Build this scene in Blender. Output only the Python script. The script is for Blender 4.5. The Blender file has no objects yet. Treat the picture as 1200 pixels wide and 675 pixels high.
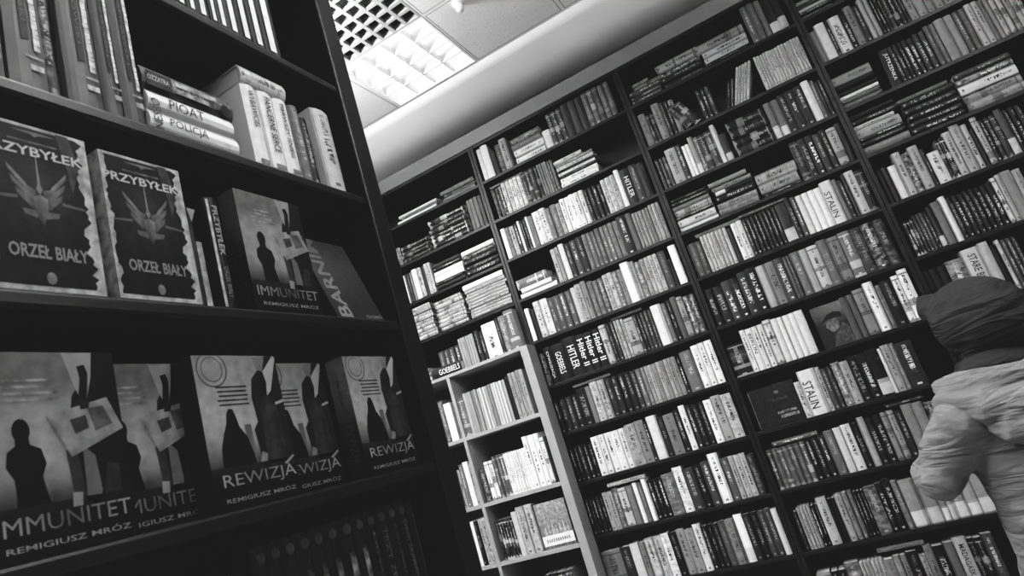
import bpy, bmesh, math, random
from mathutils import Matrix, Vector
rnd = random.Random(11)
scene = bpy.context.scene
col = scene.collection
P_MAIN = 2.0
TUBE = 4.0
ADDED_LAMPS = [(-.25, .75, .45, 15, 60, 'above the aisle'), (1.7, 1.5, .45, 16, 115, 'to the right of the aisle'), (.9, -1.0, .45, 6, 60, 'over the shop floor behind'), (-2.2, 1.9, .45, 75, 130, 'behind the dark display bookcase'), (-1.6, .8, .45, 60, 30, 'near the dark display bookcase')]  # fixtures added out of view to brighten wall, display books and ceiling
EXPOSURE = 0.0
BLACK = .0105
CURVE = [(.02, .016), (.06, .052), (.2, .22), (.5, .62), (.8, .92)]
SENSOR = (-1.045, 2.87, 3.93)
PX, PY, PROT = .37, 2.35, 40.0
BOOKS = [
('A',1,'S',-22517,3247,33117,242,95,'p','',0,3,0,36779,1,0),
('A',1,'S',-21919,2742,33364,187,45,'p','',0,3,1,36811,1,0),
('A',1,'S',-22358,3175,33557,159,95,'p','',0,3,2,36808,1,0),
('A',1,'S',-18643,2509,33117,242,50,'l','',0,3,0,36734,2,0),
('A',1,'S',-18533,2509,33364,214,35,'b','',0,3,1,36764,2,0),
('A',1,'S',-18742,2645,33584,269,45,'p','',0,3,2,36678,2,0),
('A',2,'U',-23523,649,30433,1232,20,'m','',0,1,0,36705,1,0),
('A',2,'S',-22784,2288,30433,269,18,'b','',0,4,0,36752,2,0),
('A',2,'S',-22847,2288,30708,269,18,'b','',0,4,1,36695,2,0),
('A',2,'S',-22816,2288,30983,269,18,'b','',0,4,2,36807,2,0),
('A',2,'S',-22757,2288,31258,269,18,'b','',0,4,3,36686,2,0),
('A',2,'S',-20255,2994,30433,324,17,'b','',0,6,0,36682,3,0),
('A',2,'S',-20277,2994,30763,324,17,'b','',0,6,1,36680,3,0),
('A',2,'S',-20350,2994,31093,324,17,'b','',0,6,2,36799,3,0),
('A',2,'S',-20326,2994,31423,324,17,'b','',0,6,3,36694,3,0),
('A',2,'S',-20233,2994,31753,324,17,'b','',0,6,4,36800,3,0),
('A',2,'S',-20316,2994,32083,324,17,'b','',0,6,5,36814,3,0),
('A',2,'U',-17165,266,30433,2064,46,'p','',0,4,0,36743,4,0),
('A',2,'U',-16887,266,30433,2052,46,'p','',0,4,1,36700,5,0),
('A',2,'U',-16608,266,30433,2078,42,'p','',0,4,2,36710,6,0),
('A',2,'U',-16330,266,30433,2058,37,'p','',0,4,3,36774,7,0),
('A',3,'U',-23360,275,27712,1941,95,'p','',0,1,0,36713,1,0),
('A',3,'U',-23073,167,27712,1990,19,'l','',0,2,0,36680,2,0),
('A',3,'U',-22894,167,27712,1986,15,'l','',0,2,1,36687,3,0),
('A',3,'U',-22715,201,27712,1956,45,'l','',0,1,0,36711,4,0),
('A',3,'U',-22502,412,27712,2067,92,'p','',0,1,0,36698,5,0),
('A',3,'U',-22077,339,27712,2030,70,'m','',0,1,0,36698,6,0),
('A',3,'U',-21726,198,27712,2022,15,'p','',0,1,0,36774,7,0),
('A',3,'U',-21516,266,27712,2105,70,'l','',0,2,0,36764,8,0),
('A',3,'U',-21239,266,27712,2074,70,'l','',0,2,1,36717,9,0),
('A',3,'S',-20882,2233,27712,269,22,'p','',0,6,0,36661,10,0),
('A',3,'S',-20946,2233,27987,242,20,'l','',0,6,1,36689,10,0),
('A',3,'S',-20837,2233,28235,379,98,'p','',0,6,2,36691,10,0),
('A',3,'S',-20861,2233,28620,352,96,'p','',0,6,3,36809,10,0),
('A',3,'S',-20839,2233,28977,242,20,'l','',0,6,4,36715,10,0),
('A',3,'S',-20909,2233,29225,242,25,'p','',0,6,5,36744,10,0),
('A',3,'S',-18493,2459,27712,352,16,'L','',0,5,0,36677,11,0),
('A',3,'S',-18497,2459,28070,352,15,'L','',0,5,1,36788,11,0),
('A',3,'S',-18483,2459,28427,352,16,'L','',0,5,2,36666,11,0),
('A',3,'S',-18473,2459,28784,324,22,'m','',0,5,3,36675,11,0),
('A',3,'S',-18546,2459,29114,324,92,'p','',0,5,4,36758,11,0),
('A',4,'S',-23438,1740,25065,242,72,'b','',0,9,0,36714,1,0),
('A',4,'S',-23437,1740,25312,242,66,'b','',0,9,1,36747,1,0),
('A',4,'S',-23510,1740,25560,242,74,'b','',0,9,2,36711,1,0),
('A',4,'S',-23527,1740,25807,242,72,'b','',0,9,3,36673,1,0),
('A',4,'S',-23530,1740,26055,242,66,'b','',0,9,4,36770,1,0),
('A',4,'S',-23428,1740,26302,242,74,'b','',0,9,5,36686,1,0),
('A',4,'S',-23542,1740,26550,242,72,'b','',0,9,6,36818,1,0),
('A',4,'S',-23484,1740,26797,242,66,'b','',0,9,7,36725,1,0),
('A',4,'S',-23519,1740,27045,242,74,'b','',0,9,8,36755,1,0),
('A',4,'S',-21436,2141,25065,242,74,'b','',0,8,0,36733,2,0),
('A',4,'S',-21484,2141,25312,242,68,'b','',0,8,1,36669,2,0),
('A',4,'S',-21425,2141,25560,242,74,'b','',0,8,2,36665,2,0),
('A',4,'S',-21476,2141,25807,242,68,'b','',0,8,3,36794,2,0),
('A',4,'S',-21519,2141,26055,242,74,'b','',0,8,4,36777,2,0),
('A',4,'S',-21421,2141,26302,242,68,'b','',0,8,5,36761,2,0),
('A',4,'S',-21440,2141,26550,242,74,'b','',0,8,6,36677,2,0),
('A',4,'S',-21483,2141,26797,242,68,'b','',0,8,7,36684,2,0),
('A',4,'S',-19031,2987,25065,200,68,'l','',0,10,0,36707,3,0),
('A',4,'S',-19078,2987,25271,200,68,'l','',0,10,1,36820,3,0),
('A',4,'S',-19030,2987,25477,200,68,'l','',0,10,2,36816,3,0),
('A',4,'S',-19078,2987,25683,200,68,'l','',0,10,3,36738,3,0),
('A',4,'S',-19044,2987,25890,200,68,'l','',0,10,4,36737,3,0),
('A',4,'S',-19097,2987,26096,200,68,'l','',0,10,5,36725,3,0),
('A',4,'S',-19114,2987,26302,200,68,'l','',0,10,6,36720,3,0),
('A',4,'S',-19013,2987,26508,200,68,'l','',0,10,7,36814,3,0),
('A',4,'S',-19057,2987,26715,214,70,'l','',0,10,8,36740,3,0),
('A',4,'S',-19091,2987,26935,352,96,'p','',0,10,9,36674,3,0),
('K',1,'U',-21766,395,22077,1642,32,'l','',0,4,0,36047,1,0),
('K',1,'U',-21359,395,22077,1645,28,'l','',0,4,1,36029,2,0),
('K',1,'U',-20952,395,22077,1655,28,'l','',0,4,2,35996,3,0),
('K',1,'U',-20545,395,22077,1657,28,'l','',0,4,3,36044,4,0),
('K',1,'U',-20138,178,22077,1972,64,'p','',0,6,0,36032,5,0),
('K',1,'U',-19948,178,22077,1995,60,'p','',0,6,1,36025,6,0),
('K',1,'U',-19757,178,22077,1983,55,'p','',0,6,2,36007,7,0),
('K',1,'U',-19567,178,22077,1989,60,'p','',0,6,3,36027,8,0),
('K',1,'U',-19376,178,22077,1979,64,'p','',0,6,4,36025,9,0),
('K',1,'U',-19186,178,22077,1990,60,'p','',0,6,5,35987,10,0),
('K',1,'U',-18995,363,22077,2065,14,'l','',0,1,0,36054,11,0),
('K',1,'U',-18620,299,22077,1910,18,'l','',0,1,0,36052,12,0),
('K',1,'U',-18309,971,22077,2228,95,'l','',0,1,0,36047,13,1),
('K',1,'U',-17327,291,22077,2329,17,'l','',0,1,0,35996,14,0),
('K',1,'U',-17023,410,22077,2310,42,'m','',0,1,0,35974,15,0),
('K',1,'U',-16602,632,22077,2499,40,'b','',0,1,0,35980,16,1),
('K1n',1,'U',-23134,248,18148,2130,95,'p','',0,1,0,35595,1,0),
('K1n',1,'U',-22874,374,18148,2583,35,'m','',0,2,0,35582,2,0),
('K1n',1,'U',-22489,374,18148,2602,35,'m','',0,2,1,35572,3,0),
('K1n',1,'U',-22103,496,18148,2326,92,'p','',0,1,0,35562,4,1),
('K1',1,'U',-21092,486,18148,2326,40,'b','',0,1,0,35540,1,1),
('K1',1,'U',-20594,189,18148,2522,66,'p','',0,15,0,35582,2,0),
('K1',1,'U',-20393,189,18148,2500,60,'p','',0,15,1,35569,3,0),
('K1',1,'U',-20193,189,18148,2525,60,'p','',0,15,2,35532,4,0),
('K1',1,'U',-19992,189,18148,2528,50,'p','',0,15,3,35609,5,0),
('K1',1,'U',-19791,189,18148,2541,60,'p','',0,15,4,35515,6,0),
('K1',1,'U',-19590,189,18148,2504,66,'p','',0,15,5,35607,7,0),
('K1',1,'U',-19390,189,18148,2519,78,'p','',0,15,6,35514,8,0),
('K1',1,'U',-19189,189,18148,2519,74,'p','',0,15,7,35576,9,0),
('K1',1,'U',-18988,189,18148,2502,60,'p','',0,15,8,35534,10,0),
('K1',1,'U',-18788,189,18148,2537,50,'p','',0,15,9,35545,11,0),
('K1',1,'U',-18587,189,18148,2540,74,'p','',0,15,10,35597,12,0),
('K1',1,'U',-18386,189,18148,2528,78,'p','',0,15,11,35547,13,0),
('K1',1,'U',-18185,189,18148,2500,78,'p','',0,15,12,35540,14,0),
('K1',1,'U',-17985,189,18148,2511,78,'p','',0,15,13,35544,15,0),
('K1',1,'U',-17784,189,18148,2523,66,'p','',0,15,14,35592,16,0),
('K1',1,'U',-17583,280,18148,2647,10,'p','',0,1,0,35591,17,0),
('K1',1,'U',-17292,247,18148,2742,60,'l','',0,4,0,35557,18,0),
('K1',1,'U',-17033,247,18148,2721,60,'l','',0,4,1,35566,19,0),
('K1',1,'U',-16774,247,18148,2756,55,'l','',0,4,2,35571,20,0),
('K1',1,'U',-16515,247,18148,2730,64,'l','',0,4,3,35510,21,0),
('K2n',1,'U',-22402,235,14171,2291,62,'l','',0,1,0,35567,1,0),
('K2n',1,'U',-22155,234,14171,2545,45,'l','',0,1,0,35524,2,0),
('K2n',1,'U',-21910,354,14171,2620,92,'p','',0,1,0,35599,3,0),
('K2n',1,'U',-21543,231,14171,2421,60,'l','',0,1,0,35553,4,0),
('K2',1,'U',-20878,407,14171,1921,25,'m','',0,1,0,35539,1,0),
('K2',1,'U',-20459,284,14171,2252,92,'b','',0,2,0,35548,2,0),
('K2',1,'U',-20163,284,14171,2247,87,'b','',0,2,1,35570,3,0),
('K2',1,'U',-19867,261,14171,2438,38,'b','',0,3,0,35560,4,0),
('K2',1,'U',-19594,261,14171,2444,38,'b','',0,3,1,35605,5,0),
('K2',1,'U',-19321,261,14171,2440,38,'b','',0,3,2,35524,6,0),
('K2',1,'U',-19049,174,14171,2355,99,'l','',0,8,0,35572,7,0),
('K2',1,'U',-18863,174,14171,2374,95,'l','',0,8,1,35514,8,0),
('K2',1,'U',-18678,174,14171,2360,95,'l','',0,8,2,35511,9,0),
('K2',1,'U',-18492,174,14171,2377,95,'l','',0,8,3,35534,10,0),
('K2',1,'U',-18306,174,14171,2375,90,'l','',0,8,4,35535,11,0),
('K2',1,'U',-18121,174,14171,2366,90,'l','',0,8,5,35582,12,0),
('K2',1,'U',-17935,174,14171,2367,95,'l','',0,8,6,35571,13,0),
('K2',1,'U',-17750,174,14171,2375,99,'l','',0,8,7,35596,14,0),
('K2',1,'U',-17564,340,14171,2968,90,'l','',0,3,0,35512,15,1),
('K2',1,'U',-17212,340,14171,2936,95,'l','',0,3,1,35563,16,1),
('K2',1,'U',-16859,340,14171,2945,95,'l','',0,3,2,35583,17,1),
('K2',1,'U',-16507,263,14171,2634,90,'b','',0,1,0,35545,18,0),
('K3n',1,'U',-22479,287,10808,2559,92,'p','',0,1,0,35591,1,0),
('K3n',1,'U',-22179,226,10808,2513,18,'l','',0,1,0,35510,2,0),
('K3n',1,'U',-21941,283,10808,2594,69,'m','',0,2,0,35602,3,0),
('K3n',1,'U',-21645,283,10808,2609,69,'m','',0,2,1,35529,4,0),
('K3',1,'U',-20766,179,10808,2229,18,'b','',0,6,0,35569,1,0),
('K3',1,'U',-20575,179,10808,2240,22,'b','',0,6,1,35575,2,0),
('K3',1,'U',-20383,179,10808,2247,18,'b','',0,6,2,35558,3,0),
('K3',1,'U',-20192,179,10808,2240,22,'b','',0,6,3,35530,4,0),
('K3',1,'U',-20001,179,10808,2223,13,'b','',0,6,4,35540,5,0),
('K3',1,'U',-19809,179,10808,2211,18,'b','',0,6,5,35568,6,0),
('K3',1,'U',-19618,327,10808,2480,75,'p','',0,1,0,35557,7,0),
('K3',1,'U',-19279,518,10808,2656,67,'m','',0,2,0,35558,8,1),
('K3',1,'U',-18749,518,10808,2666,72,'m','',0,2,1,35607,9,1),
('K4',1,'U',-19256,636,7327,1988,30,'p','',0,1,0,35553,1,0),
('K4',1,'U',-18608,199,7327,2234,13,'b','',0,8,0,35517,2,0),
('K4',1,'U',-18397,199,7327,2220,13,'b','',0,8,1,35589,3,0),
('K4',1,'U',-18186,199,7327,2239,13,'b','',0,8,2,35543,4,0),
('K4',1,'U',-17975,199,7327,2229,13,'b','',0,8,3,35610,5,0),
('K4',1,'U',-17764,199,7327,2241,13,'b','',0,8,4,35522,6,0),
('K4',1,'U',-17553,199,7327,2216,22,'b','',0,8,5,35575,7,0),
('K4',1,'U',-17342,199,7327,2252,22,'b','',0,8,6,35599,8,0),
('K4',1,'U',-17131,199,7327,2253,22,'b','',0,8,7,35602,9,0),
('B',1,'U',-15417,315,33117,2252,93,'p','',0,1,0,36741,1,0),
('B',1,'U',-15091,507,33117,2323,93,'p','',0,1,0,36696,2,0),
('B',1,'U',-14572,438,33117,1670,10,'p','',0,1,0,36684,3,0),
('B',1,'U',-14121,371,33117,1915,28,'m','',0,1,0,36718,4,0),
('B',1,'U',-13739,494,33117,2129,62,'l','',0,1,0,36686,5,0),
('B',1,'S',-12972,2092,33117,462,92,'l','',0,4,0,36779,6,0),
('B',1,'S',-12935,2092,33584,462,90,'l','',0,4,1,36681,6,0),
('B',1,'S',-12989,2092,34052,406,42,'m','',0,4,2,36710,6,0),
('B',1,'S',-12969,2092,34464,406,38,'m','',0,4,3,36738,6,0),
('B',1,'U',-10829,528,33117,1227,90,'p','',0,1,0,36717,7,0),
('B',1,'U',-10289,342,33117,2130,30,'b','',0,3,0,36709,8,0),
('B',1,'U',-9934,342,33117,2147,30,'b','',0,3,1,36731,9,0),
('B',1,'U',-9580,342,33117,2159,30,'b','',0,3,2,36735,10,0),
('B',1,'U',-9226,469,33117,2246,25,'p','',0,3,0,36735,11,0),
('B',1,'U',-8745,469,33117,2247,30,'p','',0,3,1,36732,12,1),
('B',1,'U',-8264,469,33117,2243,25,'p','',0,3,2,36766,13,1),
('B',1,'U',-7784,346,33117,2253,36,'b','',0,5,0,36698,14,0),
('B',1,'U',-7426,346,33117,2262,40,'b','',0,5,1,36714,15,0),
('B',1,'U',-7068,346,33117,2257,31,'b','',0,5,2,36689,16,0),
('B',1,'U',-6710,346,33117,2243,40,'b','',0,5,3,36725,17,0),
('B',1,'U',-6352,346,33117,2251,36,'b','',0,5,4,36728,18,0),
('B',2,'U',-15237,241,30372,1974,28,'m','',0,3,0,36683,1,0),
('B',2,'U',-14983,241,30372,1987,19,'m','',0,3,1,36765,2,0),
('B',2,'U',-14730,241,30372,1995,24,'m','',0,3,2,36748,3,0),
('B',2,'U',-14476,274,30372,2081,85,'m','',0,5,0,36688,4,0),
('B',2,'U',-14191,274,30372,2104,90,'m','',0,5,1,36762,5,0),
('B',2,'U',-13905,274,30372,2078,94,'m','',0,5,2,36718,6,0),
('B',2,'U',-13620,274,30372,2101,90,'m','',0,5,3,36713,7,0),
('B',2,'U',-13334,274,30372,2094,90,'m','',0,5,4,36760,8,0),
('B',2,'U',-13048,291,30372,2141,26,'b','',0,4,0,36763,9,0),
('B',2,'U',-12745,291,30372,2150,26,'b','',0,4,1,36723,10,0),
('B',2,'U',-12442,291,30372,2157,26,'b','',0,4,2,36684,11,0),
('B',2,'U',-12139,291,30372,2161,17,'b','',0,4,3,36754,12,0),
('B',2,'U',-11836,152,30372,2142,50,'l','',0,4,0,36684,13,0),
('B',2,'U',-11673,152,30372,2135,50,'l','',0,4,1,36684,14,0),
('B',2,'U',-11509,152,30372,2158,55,'l','',0,4,2,36746,15,0),
('B',2,'U',-11345,152,30372,2140,55,'l','',0,4,3,36727,16,0),
('B',2,'U',-11182,194,30372,2103,32,'m','',0,2,0,36772,17,0),
('B',2,'U',-10975,194,30372,2084,28,'m','',0,2,1,36690,18,0),
('B',2,'S',-10693,2460,30372,296,95,'l','',0,8,0,36685,19,0),
('B',2,'S',-10667,2460,30674,296,95,'l','',0,8,1,36722,19,0),
('B',2,'S',-10606,2460,30977,159,22,'l','',0,8,2,36684,19,0),
('B',2,'S',-10681,2460,31142,187,90,'l','',0,8,3,36704,19,0),
('B',2,'S',-10692,2460,31334,159,20,'p','',0,8,4,36706,19,0),
('B',2,'S',-10683,2460,31499,214,80,'l','',0,8,5,36737,19,0),
('B',2,'S',-10708,2460,31719,242,45,'m','',0,8,6,36808,19,0),
('B',2,'S',-11068,2174,31967,269,85,'l','',0,8,7,36810,19,0),
('B',3,'U',-15467,300,27627,2093,95,'p','',0,1,0,36747,1,0),
('B',3,'U',-15155,298,27627,2058,50,'m','',0,1,0,36775,2,0),
('B',3,'U',-14846,296,27627,1999,72,'m','',0,1,0,36747,3,0),
('B',3,'U',-14537,294,27627,2028,25,'l','',0,1,0,36747,4,0),
('B',3,'U',-14231,171,27627,2100,90,'p','',0,1,0,36696,5,0),
('B',3,'U',-14048,200,27627,2053,17,'l','',0,2,0,36737,6,0),
('B',3,'U',-13836,200,27627,2068,26,'l','',0,2,1,36720,7,0),
('B',3,'U',-13623,169,27627,2141,90,'p','',0,1,0,36716,8,0),
('B',3,'U',-13442,288,27627,2086,50,'m','',0,1,0,36727,9,0),
('B',3,'U',-13142,463,27627,2193,96,'m','',0,2,0,36779,10,0),
('B',3,'U',-12667,463,27627,2199,87,'m','',0,2,1,36698,11,0),
('B',3,'U',-12193,281,27627,2042,45,'l','',0,1,0,36684,12,0),
('B',3,'U',-11899,396,27627,2135,42,'m','',0,1,0,36753,13,0),
('B',3,'U',-11492,277,27627,2052,65,'m','',0,1,0,36726,14,0),
('B',3,'U',-11202,306,27627,2198,98,'l','',0,5,0,36721,15,0),
('B',3,'U',-10884,306,27627,2185,98,'l','',0,5,1,36764,16,0),
('B',3,'U',-10566,306,27627,2211,98,'l','',0,5,2,36715,17,0),
('B',3,'U',-10248,306,27627,2187,89,'l','',0,5,3,36704,18,0),
('B',3,'U',-9930,306,27627,2210,89,'l','',0,5,4,36774,19,0),
('B',3,'U',-9612,278,27627,2075,13,'l','',0,4,0,36744,20,0),
('B',3,'U',-9321,278,27627,2090,13,'l','',0,4,1,36685,21,0),
('B',3,'U',-9031,278,27627,2101,18,'l','',0,4,2,36711,22,0),
('B',3,'U',-8741,278,27627,2075,13,'l','',0,4,3,36775,23,0),
('B',3,'U',-8450,295,27627,2190,79,'m','',0,3,0,36731,24,0),
('B',3,'U',-8143,295,27627,2197,79,'m','',0,3,1,36703,25,0),
('B',3,'U',-7836,295,27627,2214,70,'m','',0,3,2,36689,26,0),
('B',3,'U',-7529,309,27627,2390,92,'p','',0,1,0,36696,27,0),
('B',3,'U',-7208,571,27627,2240,8,'l','HITLER',0,1,0,36753,28,1),
('B',3,'U',-6625,460,27627,2276,22,'l','',0,1,0,36724,29,1),
('B',3,'U',-6152,404,27627,2177,14,'p','',0,1,0,36722,30,0),
('B',4,'S',-15411,2503,24967,352,92,'p','',0,3,0,36744,1,0),
('B',4,'S',-15249,2086,25324,296,95,'p','',0,3,1,36662,1,0),
('B',4,'S',-15490,2104,25627,599,40,'b','',0,3,2,36770,1,1),
('B',4,'U',-12766,335,24967,2210,68,'l','',0,1,0,36780,2,0),
('B',4,'U',-12419,218,24967,2209,60,'l','',0,1,0,36694,3,0),
('B',4,'U',-12189,331,24967,2307,85,'p','',0,1,0,36758,4,0),
('B',4,'U',-11846,385,24967,2161,18,'l','',0,1,0,36720,5,0),
('B',4,'U',-11449,382,24967,2194,30,'l','',0,1,0,36734,6,0),
('B',4,'U',-11055,435,24967,2250,14,'l','',0,1,0,36750,7,1),
('B',4,'U',-10608,273,24967,2265,46,'l','',0,8,0,36747,8,0),
('B',4,'U',-10322,273,24967,2248,42,'l','',0,8,1,36750,9,0),
('B',4,'U',-10037,273,24967,2240,37,'l','',0,8,2,36760,10,0),
('B',4,'U',-9752,273,24967,2268,37,'l','',0,8,3,36687,11,0),
('B',4,'U',-9466,273,24967,2264,42,'l','',0,8,4,36755,12,0),
('B',4,'U',-9181,273,24967,2257,42,'l','',0,8,5,36745,13,0),
('B',4,'U',-8896,273,24967,2264,46,'l','',0,8,6,36683,14,0),
('B',4,'U',-8610,273,24967,2243,46,'l','',0,8,7,36746,15,0),
('B',4,'U',-8325,569,24967,2385,13,'l','',0,1,0,36753,16,1),
('B',4,'U',-7744,354,24967,2343,36,'p','',0,1,0,36707,17,0),
('B',4,'U',-7378,194,24967,2210,52,'l','',0,5,0,36736,18,0),
('B',4,'U',-7171,194,24967,2194,52,'l','',0,5,1,36697,19,0),
('B',4,'U',-6965,194,24967,2192,56,'l','',0,5,2,36712,20,0),
('B',4,'U',-6759,194,24967,2185,56,'l','',0,5,3,36756,21,0),
('B',4,'U',-6552,194,24967,2202,47,'l','',0,5,4,36692,22,0),
('B',4,'U',-6346,208,24967,2270,58,'l','',0,3,0,36724,23,0),
('B',4,'U',-6126,208,24967,2247,62,'l','',0,3,1,36682,24,0),
('B',4,'U',-5907,208,24967,2256,53,'l','',0,3,2,36716,25,0),
('B',5,'U',-15490,266,22301,2062,99,'p','',0,1,0,36681,1,0),
('B',5,'U',-15212,343,22301,1939,12,'p','',0,1,0,36763,2,0),
('B',5,'U',-14857,455,22301,2262,79,'m','',0,2,0,36707,3,0),
('B',5,'U',-14390,455,22301,2258,88,'m','',0,2,1,36751,4,1),
('B',5,'U',-13924,387,22301,2143,32,'l','',0,4,0,36759,5,0),
('B',5,'U',-13525,387,22301,2132,32,'l','',0,4,1,36725,6,0),
('B',5,'U',-13126,387,22301,2136,36,'l','',0,4,2,36723,7,0),
('B',5,'U',-12728,387,22301,2143,36,'l','',0,4,3,36774,8,0),
('B',5,'U',-12329,323,22301,2205,72,'p','',0,1,0,36777,9,0),
('B',5,'U',-11994,376,22301,2271,62,'m','',0,1,0,36690,10,0),
('B',5,'U',-11606,319,22301,2334,50,'l','',0,1,0,36722,11,0),
('B',5,'U',-11275,371,22301,2181,38,'m','',0,1,0,36778,12,0),
('B',5,'U',-10892,313,22301,2075,38,'m','',0,2,0,36704,13,0),
('B',5,'U',-10567,313,22301,2097,34,'m','',0,2,1,36719,14,0),
('B',5,'U',-10242,309,22301,2191,68,'m','',0,2,0,36762,15,0),
('B',5,'U',-9922,309,22301,2194,72,'m','',0,2,1,36716,16,0),
('B',5,'U',-9601,278,22301,2153,41,'m','',0,2,0,36717,17,0),
('B',5,'U',-9311,278,22301,2155,50,'m','',0,2,1,36764,18,0),
('B',5,'U',-9021,510,22301,2423,95,'p','',0,1,0,36742,19,1),
('B',5,'U',-8499,143,22301,2307,55,'l','',0,2,0,36694,20,0),
('B',5,'U',-8343,143,22301,2301,60,'l','',0,2,1,36684,21,0),
('B',5,'U',-8188,297,22301,2145,40,'m','',0,1,0,36690,22,0),
('B',5,'U',-7880,254,22301,2207,61,'m','',0,4,0,36760,23,0),
('B',5,'U',-7613,254,22301,2208,66,'m','',0,4,1,36748,24,0),
('B',5,'U',-7347,254,22301,2212,70,'m','',0,4,2,36689,25,0),
('B',5,'U',-7081,254,22301,2190,70,'m','',0,4,3,36681,26,0),
('B',5,'U',-6815,437,22301,2202,28,'l','',0,1,0,36739,27,1),
('B',5,'U',-6366,236,22301,1598,12,'p','',0,1,0,36719,28,0),
('B',5,'U',-6118,431,22301,2280,98,'p','',0,1,0,36683,29,1),
('B',6,'U',-15490,344,19477,2004,20,'m','',0,1,0,36718,1,0),
('B',6,'U',-15134,447,19477,2251,9,'l','CYWILIZACJA',0,1,0,36750,2,1),
('B',6,'U',-14675,782,19477,2238,8,'l','GOEBBELS',0,1,0,36778,3,1),
('B',6,'U',-13881,935,19477,2362,8,'l','HITLER',0,1,0,36772,4,1),
('B',6,'U',-12934,495,19477,2261,14,'T','Hitler II',0,3,0,36686,5,1),
('B',6,'U',-12426,495,19477,2243,10,'T','Hitler II',0,3,1,36716,6,1),
('B',6,'U',-11919,495,19477,2258,14,'T','Hitler II',0,3,2,36757,7,1),
('B',6,'U',-11411,415,19477,2317,68,'b','',0,1,0,36709,8,1),
('B',6,'U',-10985,252,19477,2294,20,'l','',0,2,0,36741,9,0),
('B',6,'U',-10721,252,19477,2322,24,'l','',0,2,1,36721,10,0),
('B',6,'U',-10457,179,19477,2270,65,'m','',0,3,0,36707,11,0),
('B',6,'U',-10265,179,19477,2262,65,'m','',0,3,1,36684,12,0),
('B',6,'U',-10074,179,19477,2241,70,'m','',0,3,2,36770,13,0),
('B',6,'U',-9882,556,19477,2176,60,'b','',0,1,0,36764,14,1),
('B',6,'U',-9315,211,19477,2208,26,'l','',0,5,0,36736,15,0),
('B',6,'U',-9092,211,19477,2199,17,'l','',0,5,1,36770,16,0),
('B',6,'U',-8869,211,19477,2191,26,'l','',0,5,2,36722,17,0),
('B',6,'U',-8645,211,19477,2215,26,'l','',0,5,3,36719,18,0),
('B',6,'U',-8422,211,19477,2189,26,'l','',0,5,4,36733,19,0),
('B',6,'U',-8199,586,19477,2317,86,'p','',0,1,0,36748,20,1),
('B',6,'U',-7601,284,19477,2226,40,'l','',0,1,0,36712,21,0),
('B',6,'U',-7305,282,19477,2312,16,'l','',0,1,0,36769,22,0),
('B',6,'U',-7011,329,19477,2396,34,'p','',0,1,0,36778,23,1),
('B',6,'U',-6670,327,19477,2269,55,'b','',0,1,0,36690,24,0),
('B',6,'U',-6332,323,19477,2193,25,'m','',0,2,0,36760,25,0),
('B',6,'U',-5997,323,19477,2186,20,'m','',0,2,1,36688,26,0),
('B',7,'U',-15490,289,16634,1922,12,'l','',0,4,0,36702,1,0),
('B',7,'U',-15189,406,16634,1911,21,'l','',0,4,1,36743,2,0),
('B',7,'U',-14771,406,16634,1930,21,'l','',0,4,2,36753,3,0),
('B',7,'U',-14353,406,16634,1922,17,'l','',0,4,3,36728,4,0),
('B',7,'U',-13936,587,16634,2161,10,'L','',0,1,0,36704,5,1),
('B',7,'U',-13337,312,16634,2132,46,'p','',0,1,0,36688,6,0),
('B',7,'U',-13013,441,16634,2268,72,'m','',0,2,0,36699,7,1),
('B',7,'U',-12560,441,16634,2240,67,'m','',0,2,1,36710,8,1),
('B',7,'U',-12107,390,16634,2202,20,'l','',0,4,0,36698,9,1),
('B',7,'U',-11705,390,16634,2190,20,'l','',0,4,1,36690,10,1),
('B',7,'U',-11303,390,16634,2209,16,'l','',0,4,2,36753,11,1),
('B',7,'U',-10900,390,16634,2186,16,'l','',0,4,3,36694,12,1),
('B',7,'U',-10498,293,16634,2148,28,'l','',0,1,0,36687,13,0),
('B',7,'U',-10192,291,16634,2149,40,'l','',0,1,0,36727,14,0),
('B',7,'U',-9889,218,16634,2141,53,'l','',0,9,0,36769,15,0),
('B',7,'U',-9659,218,16634,2149,58,'l','',0,9,1,36764,16,0),
('B',7,'U',-9429,218,16634,2129,62,'l','',0,9,2,36696,17,0),
('B',7,'U',-9198,218,16634,2132,53,'l','',0,9,3,36717,18,0),
('B',7,'U',-8968,218,16634,2154,62,'l','',0,9,4,36756,19,0),
('B',7,'U',-8738,218,16634,2153,53,'l','',0,9,5,36751,20,0),
('B',7,'U',-8508,218,16634,2159,62,'l','',0,9,6,36743,21,0),
('B',7,'U',-8278,218,16634,2160,53,'l','',0,9,7,36717,22,0),
('B',7,'U',-8047,218,16634,2155,53,'l','',0,9,8,36701,23,0),
('B',7,'U',-7817,229,16634,2069,16,'l','',0,1,0,36726,24,0),
('B',7,'U',-7577,703,16634,2230,42,'l','',0,1,0,36754,25,1),
('B',7,'U',-6862,377,16634,2351,92,'l','',0,3,0,36774,26,1),
('B',7,'U',-6473,377,16634,2364,87,'l','',0,3,1,36692,27,1),
('B',7,'U',-6084,377,16634,2368,92,'l','',0,3,2,36693,28,1),
('B',8,'U',-15490,288,13767,1964,17,'l','',0,5,0,36776,1,0),
('B',8,'U',-15190,291,13767,1995,12,'l','',0,5,1,36729,2,0),
('B',8,'U',-14887,291,13767,1994,21,'l','',0,5,2,36710,3,0),
('B',8,'U',-14584,291,13767,1967,17,'l','',0,5,3,36780,4,0),
('B',8,'U',-14281,291,13767,1988,12,'l','',0,5,4,36772,5,0),
('B',8,'U',-13978,415,13767,2196,86,'l','',0,5,0,36771,6,1),
('B',8,'U',-13550,415,13767,2205,81,'l','',0,5,1,36738,7,1),
('B',8,'U',-13123,415,13767,2193,86,'l','',0,5,2,36774,8,1),
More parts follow.
